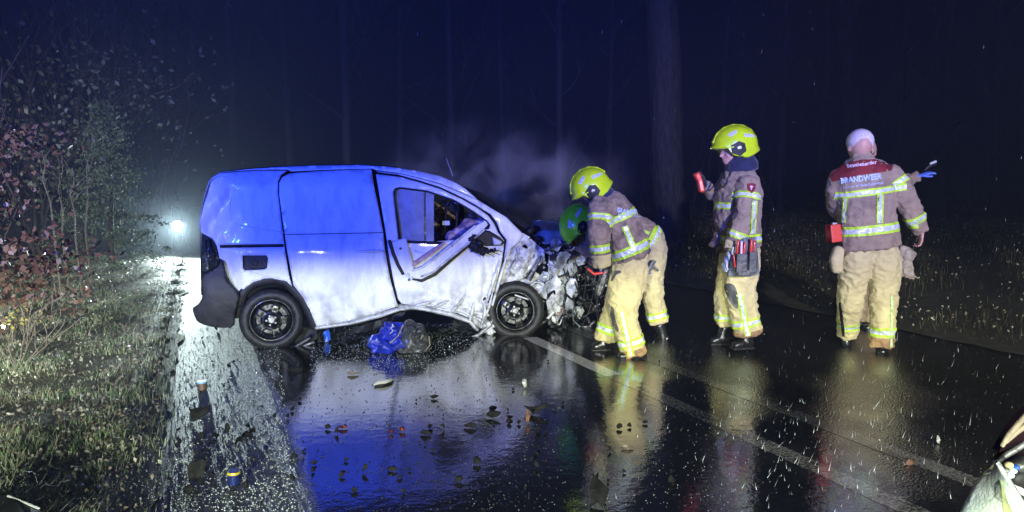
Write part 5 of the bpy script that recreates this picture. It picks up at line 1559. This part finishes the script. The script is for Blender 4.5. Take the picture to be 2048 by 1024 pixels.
# ------------------------------------------------ fifth one, hidden behind the commander
p = Person(1735, 672, 7.3, 'firefighter hidden behind the commander, only a blue-gloved arm and helmet brim showing')
T = [(1735, 325, 0, 16, .09), (1737, 342, 0, 34, .13), (1738, 370, 0, 40, .15), (1738, 430, 0, 38, .15), (1738, 475, 0, 38, .15)]
A1 = [(1768, 352, 0, 16, .07), (1795, 368, -.05, 15, .07), (1822, 358, -.12, 13, .06), (1837, 352, -.16, 11, .05)]
A2 = [(1708, 355, 0, 16, .07), (1704, 400, .1, 14, .07), (1725, 430, .2, 12, .06)]
j, jk, jb = p.garment('jacket', [T, A1, A2], M['jacket'], seed=20)
L1 = [(1735, 470, 0, 36, .15), (1728, 520, 0, 24, .12), (1728, 580, 0, 20, .1), (1728, 642, 0, 17, .09)]
L2 = [(1745, 475, 0, 32, .14), (1758, 530, 0, 22, .12), (1757, 590, 0, 19, .1), (1756, 642, 0, 17, .09)]
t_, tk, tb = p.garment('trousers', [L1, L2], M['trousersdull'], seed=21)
p.body([T, A1, A2, L1, L2], ((1734, 300, 0), .095, (.9, .4, -.1), (0, 0, 1)), .016)
p.helmet((1729, 299, 0), .105, .09, .11, (.9, .4, .05), (0, 0, 1), M['helmet'])
p.boot((1728, 664, 0), (1735, 664, -.16), shaft=(1728, 642, 0)); p.boot((1757, 664, 0), (1764, 664, -.16), shaft=(1756, 642, 0))
hand('glove', p.J(1838, 352, -.16), (1, -.1, .35), (.2, .2, -1), M['blueglove'], p.root, .95, .35, 1)
dv_ = thing('handheld_lamp', p.J(1862, 330, -.2), 'small dark handheld device pointed by the blue-gloved hand', 'device')
bm = bmesh.new(); loft(bm, [p.J(1850, 340, -.2), p.J(1858, 332, -.2), p.J(1868, 326, -.2)], [.012, .02, .03], n=12); put('casing', bm, M['black'], dv_, smooth=True)
bm = bmesh.new(); loft(bm, [p.J(1861, 327, -.22), p.J(1871, 323, -.22)], [.012, .014], n=10); put('lens', bm, M['silver'], dv_)
# ================================================================== BAG, DEBRIS, CAR CORNER
bg_c = G(795, 703)
bag = thing('sports_bag', (bg_c.x, bg_c.y, 0), 'crumpled blue and grey bag lying on the wet road beside the van', 'bag')
def bagmesh(pts, seed, flat):
    bm = bmesh.new()
    for c, r_, rz in pts: ball(bm, c, r_, Matrix.Rotation(rz, 3, 'Y'))
    b2 = remesh(bm, .011, 4)
    for v_ in b2.verts:
        c = v_.co
        r_ = abs(fbm((c.x * 5 + seed, c.y * 5, c.z * 7 + c.x * 3), 3))
        v_.co += v_.normal * (-.055 * (1 - min(1, r_ * 3.5)) + .02 * fbm((c.x * 12, c.y * 12, c.z * 12 + seed), 2))
        v_.co.z = max(.006, v_.co.z)
    return b2
YB = bg_c.y
def Q(u, v, dy=0): return P(u, v, YB + dy)
put('blue_panel', bagmesh([(Q(772, 690), (.18, .16, .11), .2), (Q(795, 673, .03), (.19, .15, .12), .5), (Q(760, 694), (.10, .13, .07), 0), (Q(805, 662, .05), (.09, .12, .07), .6)], 1, 0), M['bluebag'], bag, smooth=True)
put('grey_panel', bagmesh([(Q(826, 676, .05), (.14, .17, .15), 0), (Q(838, 690, .02), (.1, .15, .09), 0), (Q(818, 698, -.02), (.12, .12, .05), 0), (Q(820, 655, .06), (.08, .12, .06), 0)], 4, 0), M['greybag'], bag, smooth=True)
put('side_flap', bagmesh([(Q(742, 696, .05), (.06, .1, .05), 0), (Q(735, 690, .05), (.03, .08, .03), 0)], 7, 0), M['black'], bag, smooth=True)
for pts in ([(780, 668), (786, 661), (781, 656), (788, 652), (784, 648)], [(806, 650), (796, 672), (780, 686)], [(858, 672), (860, 690), (850, 702)]):
    bm = bmesh.new(); loft(bm, [Q(u, v, -.17) for u, v in pts], [.005] * len(pts), n=6)
    put('piping', bm, M['white'] if pts[0][0] == 780 else M['leather'], bag, smooth=True)

deb_n = [0]
def shard(name, u, v, wpx, hpx, label, m='scrap', cat='debris', jag=.35, tilt=None, lift=.0, n=9, thick=None, shape=None):
    """a broken piece standing or lying on the road at the pixel of its foot"""
    g = G(u, v); k = g.y / F
    w_, h = wpx * k, hpx * k * 1.3
    if shape is None:
        pts = []
        for i in range(n):
            a = 2 * math.pi * i / n + random.uniform(-.25, .25); r_ = random.uniform(1 - jag, 1 + jag * .3)
            pts.append((math.cos(a) * r_ * w_ / 2, math.sin(a) * r_ * h / 2))
    else:
        pts = [(x * w_, z * h) for x, z in shape]
    t = thick or random.uniform(.006, .014)
    bm = bmesh.new()
    ft = [bm.verts.new((x, 0, z)) for x, z in pts]
    c = bm.verts.new((0, -t * 1.5, 0))
    for a, b in zip(ft, ft[1:] + ft[:1]): bm.faces.new((a, b, c))
    r_ = bmesh.ops.extrude_face_region(bm, geom=bm.faces[:])
    bmesh.ops.translate(bm, vec=(0, t, 0), verts=[q for q in r_['geom'] if isinstance(q, bmesh.types.BMVert)])
    for v_ in bm.verts: v_.co.y += .25 * h * fbm((v_.co.x / w_ * 2, v_.co.z / h * 2, u), 2)
    tl = random.uniform(-1.25, -.7) if tilt is None else tilt
    bmesh.ops.transform(bm, matrix=Matrix.Rotation(random.uniform(-.5, .5), 4, 'Z') @ Matrix.Rotation(tl, 4, 'X'), verts=bm.verts)
    zm = min(v_.co.z for v_ in bm.verts)
    bmesh.ops.translate(bm, vec=(0, 0, -zm + .004 + lift), verts=bm.verts)
    bmesh.ops.recalc_face_normals(bm, faces=bm.faces)
    me = bpy.data.meshes.new(name); bm.to_mesh(me); bm.free(); me.materials.append(M[m])
    o = bpy.data.objects.new(name, me); scene.collection.objects.link(o); o.location = (g.x, g.y, 0)
    return prop(o, label, cat, 'debris scattered on the wet road')
shard('plastic_shard', 398, 842, 42, 26, 'large dark trim shard on the glittering left strip of road', tilt=-.5, shape=[(-.5, .25), (.5, .5), (.48, .1), (.05, -.3), (-.25, -.5), (-.42, -.1)])
shard('plastic_shard', 392, 968, 40, 40, 'dark square trim shard near the bottom, left of the yellow-rimmed can', tilt=-.4, shape=[(-.5, .2), (.2, .5), (.5, .4), (.45, -.5), (0, -.3), (-.35, -.4)])
shard('plastic_shard', 377, 992, 20, 18, 'small dark shard touching the dark square one near the bottom', tilt=-.5)
shard('plastic_shard', 492, 876, 20, 12, 'upper one of two blue-tinted flakes beside the deep blue reflection')
shard('plastic_shard', 505, 868, 16, 9, 'thin dark flake leaning on the blue-tinted ones')
shard('plastic_shard', 455, 868, 12, 18, 'upright dark wedge on the glittering strip of road', tilt=-.2)
shard('plastic_shard', 403, 878, 12, 14, 'small dark block under the large dark trim shard')
shard('plastic_shard', 430, 878, 14, 10, 'small triangular flake right of the dark block', shape=[(-.5, .5), (.5, .3), (.3, -.5)])
shard('plastic_shard', 478, 888, 14, 12, 'dark notched flake between the wedge and the blue-tinted flakes', shape=[(-.5, -.5), (-.3, .4), (.5, .5), (.45, -.4), (.2, -.1), (0, -.1)])
shard('plastic_shard', 395, 912, 14, 6, 'thin dark sliver on the left strip below the small block')
shard('broken_clip', 532, 902, 11, 9, 'dark green clip standing in the blue reflection', 'darkblue', tilt=-.1)
shard('metal_bracket', 1072, 828, 52, 20, 'large torn black bracket with a raised end, lying in front of the engine', tilt=-.75, shape=[(-.5, .1), (-.3, .0), (-.1, .15), (.2, .2), (.38, .55), (.45, .5), (.5, .1), (.3, .05), (.1, -.3), (-.1, -.5), (-.2, -.2)])
shard('torn_hose', 1056, 846, 10, 22, 'short torn piece hanging under the large black bracket', 'rust', tilt=-.4)
shard('plastic_shard', 988, 836, 34, 14, 'cluster of black scraps left of the large torn bracket', tilt=-1.0)
shard('plastic_shard', 986, 822, 18, 10, 'small black scrap on top of the black cluster')
shard('plastic_shard', 941, 856, 30, 8, 'flat dark shard left of the black cluster', tilt=-1.1)
shard('plastic_shard', 1018, 846, 12, 9, 'small dark chip right of the black cluster')
shard('plastic_shard', 1020, 838, 16, 4, 'thin dark splinter above the small chip')
shard('plastic_shard', 868, 798, 18, 7, 'forked dark splinter on the pale reflection')
shard('plastic_shard', 850, 870, 26, 6, 'long thin dark flake on the pale-blue reflection')
shard('plastic_shard', 655, 858, 14, 10, 'dark flake at the edge between pale and blue reflection')
shard('red_fragment', 686, 858, 22, 5, 'long red lamp splinter on the upper blue reflection', 'redglass')
shard('red_fragment', 804, 864, 12, 9, 'small red lamp chip below the pale reflection', 'redglass')
shard('red_fragment', 782, 868, 9, 6, 'tiny red chip left of the other red chip', 'redglass')
shard('plastic_shard', 784, 942, 26, 11, 'dark crumpled scrap in the deep blue reflection')
shard('plastic_shard', 590, 918, 12, 8, 'curled dark chip at the left edge of the deep blue reflection')
shard('plastic_shard', 628, 930, 12, 7, 'second curled chip in the deep blue reflection, right of the first')
shard('plastic_shard', 866, 903, 12, 5, 'small chip right of the blue reflection')
shard('plastic_shard', 955, 928, 20, 14, 'black stub in the dark water below the pale reflection')
shard('plastic_shard', 918, 964, 18, 12, 'black scrap at the lower edge of the dark water')
shard('bumper_piece', 1196, 1004, 44, 54, 'large black bumper piece near the bottom in the middle of the road', tilt=-.9, shape=[(-.45, .5), (.15, .25), (.5, .1), (.4, -.5), (.1, -.35), (-.1, -.5), (-.4, -.1)])
shard('plastic_shard', 1238, 858, 12, 12, 'dark round chip at the left edge of the yellow reflection')
shard('plastic_shard', 1290, 848, 14, 6, 'dark flake in the yellow reflection')
shard('broken_stick', 1255, 898, 28, 5, 'zigzag dark sliver across the yellow reflection', 'brownpl')
shard('broken_stick', 703, 750, 30, 5, 'pale broken stick on the road below the bag', 'stem')
shard('plastic_shard', 1110, 820, 8, 5, 'tiny chip right of the large torn bracket')
shard('chrome_piece', 1050, 776, 12, 16, 'tiny bright curl of metal below the front wheel', 'metal', tilt=-.6)
shard('broken_lens', 1876, 888, 8, 16, 'small pale curled piece on the dark road at right', 'metal', tilt=-.4)
shard('road_leaf', 1820, 930, 28, 14, 'wet reddish leaf near the car corner at the bottom right', 'rust', 'leaf', tilt=-1.3)
shard('blue_fragment', 655, 684, 18, 20, 'bright blue scrap just behind the rear wheel under the van', 'bluepl', tilt=-.4)
shard('plastic_shard', 590, 742, 40, 12, 'long dark piece lying in the shadow of the rear wheel')
# many small chips, copied
srcs = []
for q in range(130):
    u = random.uniform(330, 1350); v = 660 + 360 * random.random() ** .8
    if random.random() < .45: u = random.uniform(340, 600)
    if u < 372 - (v - 650) * .11: continue
    g = G(u, v)
    if q < 8:
        o = shard('plastic_chip', u, v, random.uniform(7, 12), random.uniform(5, 9), n=5, jag=.65, label='tiny black plastic chip among many scattered over the wet road')
        o['group'] = 'tiny black chips on the road'; srcs.append(o)
    else:
        o = random.choice(srcs).copy(); scene.collection.objects.link(o)
        o.location = (g.x, g.y, 0); o.rotation_euler = (0, 0, random.uniform(0, 6.28)); s_ = random.uniform(.35, 1.15); o.scale = (s_, s_, s_ * random.uniform(.6, 1.4))
# pale curved handle
g = G(768, 770)
o = thing('curved_handle', (g.x, g.y, 0), 'pale curved plastic handle lying on the pale reflection below the bag', 'debris', 'debris scattered on the wet road')
bm = bmesh.new(); loft(bm, [G(750, 770, .012), G(756, 766, .02), G(770, 764, .024), G(782, 760, .02), G(786, 757, .012)], [(.014, .010), (.017, .011), (.017, .011), (.015, .011), (.01, .008)], n=12); put('grip', bm, M['white'], o, smooth=True)
bm = bmesh.new(); loft(bm, [G(750, 772, .006), G(766, 771, .006), G(782, 766, .006)], [.008] * 3, n=6); put('edge', bm, M['black'], o)
def can(name, u, v, r, h, label, body, lid, lean=0.0, hollow=False):
    g = G(u, v)
    o = thing(name, (g.x, g.y, 0), label, 'can', 'debris scattered on the wet road')
    up = Vector((math.sin(lean), 0, math.cos(lean)))
    b0 = Vector((g.x, g.y, .002))
    bm = bmesh.new(); loft(bm, [b0, b0 + up * h * .08, b0 + up * h * .5, b0 + up * h * .92, b0 + up * h], [r * .9, r, r, r, r * .93], n=24, cap=False); put('can_body', bm, body, o, smooth=False)
    bm = bmesh.new(); loft(bm, [b0 + up * h * .97, b0 + up * (h + .004), b0 + up * (h + .012)], [r * 1.04, r * 1.08, r * 1.02], n=24, cap=False); put('lid', bm, lid, o)
    if hollow:
        bm = bmesh.new(); loft(bm, [b0 + up * (h + .0125), b0 + up * (h + .0135)], [r * .8, r * .8], n=20, cap=False); put('lid_inset', bm, body, o)
can('drinks_can', 468, 968, .031, .055, 'dark blue can with a yellow rim standing on the glittering strip', M['darkblue'], M['yellow'], .03, True)
can('lidded_pot', 405, 780, .034, .055, 'brown pot with a light blue lid on the glittering strip', M['brownpl'], mat('light_blue_lid', (.2, .45, .75), .35), -.02)
# panel on the grass at the lower left
g = P(40, 1010, 2.9)
o = thing('broken_board', (g.x, g.y, 0), 'dark broken panel with a pale edge on the grass at the bottom left corner', 'board', None)
V, Fc = tri_poly([(-60, 1000), (14, 990), (80, 1020), (110, 1050), (60, 1110), (-60, 1110)], [], 12)
bm = bmesh.new(); sheet(bm, V, Fc, lambda u, v: G(u, v, .13 + .012 * math.sin(u * .05)), .02, (0, 0, -1)); bmesh.ops.recalc_face_normals(bm, faces=bm.faces); put('board', bm, M['black'], o)
bm = bmesh.new(); loft(bm, [G(16, 992, .14), G(46, 1004, .138), G(78, 1017, .135)], [.0045] * 3, n=8); put('pale_edge', bm, M['white'], o)

# car corner at the lower right: wing, lamp, bonnet edge, wheel below
YC = 2.0
def C3(u, v, dy=0): return P(u, v, YC + dy)
car = thing('parked_car', (C3(2100, 1000).x, 1.9, 0), 'pale car reaching into the bottom right corner with its glassy headlight', 'car')
def wing_mesh():
    bm = bmesh.new()
    # rows run from the outer edge of the wing to the bonnet gap
    outer = [(1915, 1034), (1932, 1000), (1947, 970), (1966, 946), (1990, 926)]
    inner = [(2075, 1120), (2068, 1070), (2052, 1010), (2024, 974), (1992, 927)]
    outer = [(1880, 1130), (1895, 1080)] + outer
    inner = [(2160, 1250), (2110, 1180)] + inner
    rows = []
    for a, b in zip(outer, inner):
        row = []
        for i in range(15):
            t = i / 14
            u = a[0] + (b[0] - a[0]) * t; v = a[1] + (b[1] - a[1]) * t
            row.append(bm.verts.new(C3(u, v, .05 - .16 * t - .035 * math.sin(t * 3.14))))
        rows.append(row)
    for a, b in zip(rows, rows[1:]):
        for i in range(14): bm.faces.new((a[i], a[i + 1], b[i + 1], b[i]))
    bmesh.ops.recalc_face_normals(bm, faces=bm.faces)
    bmesh.ops.solidify(bm, geom=bm.faces[:], thickness=.012)
    return bm
carpaint = mat('wet_pale_paint', (.62, .68, .62), .35, col2=(.42, .5, .5), nscale=9, coat=.8, bump=.5, bscale=60)
put('wing', wing_mesh(), carpaint, car, smooth=True)
bm = bmesh.new(); loft(bm, [C3(2020, 1040, -.19), C3(2012, 1010, -.16), C3(2006, 985, -.12), C3(1998, 950, -.05)], [(.018, .004), (.015, .004), (.011, .004), (.004, .003)], n=8); put('yellow_stripe', bm, mat('pale_yellow_tape', (.5, .55, .2), .4, col2=(.3, .34, .2), nscale=30), car, smooth=True)
bm = bmesh.new(); loft(bm, [C3(1993, 926, .0), C3(2008, 948, -.05), C3(2030, 975, -.08), (C3(2060, 992, -.1)), C3(2110, 1010, -.1)], [(.01, .01)] * 5, n=8); put('wing_lip', bm, carpaint, car, smooth=True)
bm = bmesh.new()
ball(bm, C3(2062, 944, .03), (.085, .08, .055), seg=24); put('headlight', bm, mat('headlight_glass', (.05, .05, .06), .06, coat=1.0, bump=.2, bscale=20), car, smooth=True)
hl = car.children[-1]
for (u, v, r_, mm) in ((2018, 930, .012, 'trousers'), (2026, 941, .011, 'silver'), (2012, 940, .007, 'metal'), (2032, 934, .010, 'bluepl'), (2044, 934, .02, 'greymetal'), (2044, 958, .03, 'black'), (2020, 950, .012, 'silver')):
    bm = bmesh.new(); ball(bm, C3(u, v, -.10), (r_, .012, r_ * .8), seg=10); put('lamp_glint', bm, M[mm], hl, smooth=True)  # small coloured beads set as glints inside the headlight
V, Fc = tri_poly([(1990, 924), (2006, 910), (2050, 888), (2110, 860), (2200, 830), (2200, 960), (2060, 915), (2030, 918)], [], 16)
bm = bmesh.new(); sheet(bm, V, Fc, lambda u, v: C3(u, v, .05 + .003 * (u - 1990)), .02, (0, 1, 0)); bmesh.ops.recalc_face_normals(bm, faces=bm.faces); put('grille_surround', bm, M['black'], car)
for pts, mm in (([(1994, 925), (2012, 910), (2030, 900), (2052, 886)], 'greymetal'), ([(2004, 892), (2018, 870), (2036, 848), (2056, 826)], 'leather'), ([(2012, 884), (2030, 866), (2056, 848)], 'leather')):
    bm = bmesh.new(); loft(bm, [C3(u, v, .03) for u, v in pts], [(.006, .006)] + [(.009, .008)] * (len(pts) - 1), n=8); put('bonnet_glint', bm, M[mm], car, smooth=True)  # thin strips coloured as highlights running along the bonnet edge
V, Fc = tri_poly([(1998, 905), (2010, 880), (2026, 855), (2050, 828), (2140, 740), (2300, 700), (2300, 860), (2060, 880)], [], 18)
bm = bmesh.new(); sheet(bm, V, Fc, lambda u, v: C3(u, v, .08 + .002 * (u - 1998)), .03, (0, 1, 0)); bmesh.ops.recalc_face_normals(bm, faces=bm.faces); put('bonnet', bm, mat('dark_maroon_paint', (.02, .008, .012), .3, coat=.8), car)
bm = bmesh.new(); cyl(bm, Vector((C3(2150, 1000).x, 1.75, .32)), Vector((C3(2150, 1000).x + .2, 1.72, .32)), .31, None, 32); put('wheel', bm, M['rubber'], car, smooth=True)

# ---- glass crumbs and grit (uncountable)
def crumbs(name, n, area, r0, r1, m, label, zb=.0):
    pos = []
    while len(pos) < n:
        u = random.uniform(area[0], area[2]); v = random.uniform(area[1], area[3])
        if len(area) > 4 and not area[4](u, v): continue
        g = G(u, v); pos.append((g.x, g.y))
    pos = np.array(pos); n = len(pos)
    base = np.array([[1, 0, 0], [-1, 0, 0], [0, 1, 0], [0, -1, 0], [0, 0, 1], [0, 0, -.6]], float)
    fc = np.array([[0, 2, 4], [2, 1, 4], [1, 3, 4], [3, 0, 4], [2, 0, 5], [1, 2, 5], [3, 1, 5], [0, 3, 5]])
    s = rng.uniform(r0, r1, n)[:, None, None] * rng.uniform(.6, 1.3, (n, 1, 3))
    a = rng.uniform(0, 6.28, n); c, s_ = np.cos(a), np.sin(a)
    b = base[None] * s
    x = b[..., 0] * c[:, None] - b[..., 1] * s_[:, None]; y = b[..., 0] * s_[:, None] + b[..., 1] * c[:, None]
    v = np.stack([x + pos[:, :1], y + pos[:, 1:], b[..., 2] + s[:, :, 2] * .4 + zb], -1).reshape(-1, 3)
    f = (fc[None] + 6 * np.arange(n)[:, None, None]).reshape(-1, 3)
    return prop(put_mesh(name, np_mesh(name, v, f), m), label, 'debris', kind='stuff')
glassm = mat('glass_crumb', (.55, .62, .64), .12, coat=1.0, spec=.9)
gritm = mat('dark_grit', (.03, .028, .026), .35, coat=.6)
verge = lambda u, v: u < 372 - (v - 650) * .11 - 8
crumbs('glint_crumbs', 2600, (-20, 560, 380, 1020, verge), .0015, .0035, glassm, 'pale crumbs placed as wet glints in the grass of the left verge', .045)  # pale crumbs added as wet glints to brighten the verge
leftstrip = lambda u, v: u > 372 - (v - 650) * .11 and u < 560 + (v - 700) * .1
crumbs('glass_crumbs', 2600, (320, 655, 640, 1023, leftstrip), .0025, .0055, glassm, 'glass crumbs glittering on the left strip of the road')
crumbs('grit', 2000, (320, 655, 1100, 1023), .002, .006, gritm, 'dark grit and crumbs scattered over the wet road')
crumbs('glass_crumbs', 2600, (620, 645, 960, 745), .002, .004, glassm, 'glass crumbs around the blue bag under the van')
crumbs('glass_crumbs', 700, (900, 660, 1500, 1023), .0012, .003, glassm, 'fine glass crumbs in front of the smashed engine')
crumbs('road_litter', 700, (1300, 640, 2047, 1000), .0012, .003, mat('wet_grit', (.25, .23, .2), .2, coat=1.0), 'wet grit on the far half of the road')

# ---- falling rain
def rain(n):
    v = []; f = []
    for i in range(n):
        near = random.random()
        u = random.uniform(-50, 2100); vv = random.uniform(-20, 1010) if near > .7 else random.uniform(560, 1020)
        if near <= .7: u = random.gauss(1690, 190); vv = random.gauss(880, 90)
        Y = random.uniform(1.6, 7) if near <= .7 else random.uniform(4, 9)
        p = P(u, vv, Y)
        if p.z < .06: continue
        L_ = random.uniform(.008, .04) ; w_ = random.uniform(.0003, .0008)
        dx = random.gauss(.1, .3) if near <= .7 else .04
        a = i * 0 + len(v)
        v += [(p.x - w_, p.y, p.z), (p.x + w_ * .5, p.y - w_, p.z), (p.x + w_ * .5, p.y + w_, p.z), (p.x + dx * L_, p.y, p.z + L_), (p.x, p.y, p.z - w_ * 2)]
        f += [(a, a + 1, a + 3), (a + 1, a + 2, a + 3), (a + 2, a, a + 3), (a + 1, a, a + 4), (a + 2, a + 1, a + 4), (a, a + 2, a + 4)]
    return prop(put_mesh('rain', np_mesh('rain', v, f), mat('rain_drop', (.75, .8, .85), .1, coat=1.0)), 'thin raindrops falling through the light', 'rain', kind='stuff')
rain(1100)

# ================================================================== STEAM AND HAZE
def vol_box(name, c, s, label, dens, col, noise_=None, aniso=0.0):
    bm = bmesh.new(); box(bm, (0, 0, 0), s)
    me = bpy.data.meshes.new(name); bm.to_mesh(me); bm.free()
    o = bpy.data.objects.new(name, me); scene.collection.objects.link(o); o.location = c
    m = bpy.data.materials.new(name + '_air'); m.use_nodes = True
    nt = m.node_tree; nt.nodes.remove(nt.nodes['Principled BSDF'])
    pv = nt.nodes.new('ShaderNodeVolumePrincipled')
    pv.inputs['Color'].default_value = (*col, 1)
    pv.inputs['Density'].default_value = dens
    pv.inputs['Anisotropy'].default_value = .25 if noise_ is None else aniso
    if noise_:
        tc = nt.nodes.new('ShaderNodeTexCoord')
        n = nt.nodes.new('ShaderNodeTexNoise'); n.inputs['Scale'].default_value = noise_; n.inputs['Detail'].default_value = 3
        n.inputs['Distortion'].default_value = .6
        nt.links.new(tc.outputs['Object'], n.inputs['Vector'])
        mp = nt.nodes.new('ShaderNodeMapping'); mp.inputs['Scale'].default_value = tuple(2 / q for q in s)
        nt.links.new(tc.outputs['Object'], mp.inputs[0])
        ln = nt.nodes.new('ShaderNodeVectorMath'); ln.operation = 'LENGTH'; nt.links.new(mp.outputs[0], ln.inputs[0])
        fa = nt.nodes.new('ShaderNodeMapRange'); fa.interpolation_type = 'SMOOTHSTEP'
        for k_, x in zip(('From Min', 'From Max', 'To Min', 'To Max'), (.15, 1.0, 1.0, 0.0)): fa.inputs[k_].default_value = x
        nt.links.new(ln.outputs['Value'], fa.inputs['Value'])
        r_ = nt.nodes.new('ShaderNodeMapRange')
        for k_, x in zip(('From Min', 'From Max', 'To Min', 'To Max'), (.47, .8, 0.0, dens)): r_.inputs[k_].default_value = x
        nt.links.new(n.outputs['Fac'], r_.inputs['Value'])
        mu = nt.nodes.new('ShaderNodeMath'); mu.operation = 'MULTIPLY'
        nt.links.new(r_.outputs[0], mu.inputs[0]); nt.links.new(fa.outputs[0], mu.inputs[1])
        nt.links.new(mu.outputs[0], pv.inputs['Density'])
    nt.links.new(pv.outputs[0], nt.nodes['Material Output'].inputs['Volume'])
    me.materials.append(m)
    return prop(o, label, name, kind='stuff')
sc_ = P(995, 375, 8.6)
vol_box('steam', sc_, (3.9, 2.2, 2.0), 'pale steam drifting above the torn bonnet', 1.5, (.85, .76, .72), 2.1)
vol_box('mist', P(330, 440, 15.5), (15, 11, 5.5), 'bright mist round the dazzling lamp', .026, (.8, .92, 1.0), .25, .4)
vol_box('haze', (0, 22, 7.5), (84, 66, 17.4), 'thin wet haze hanging over road and wood', HAZE, (.62, .72, 1.0))  # haze colour tinted blue to stand in for more blue light
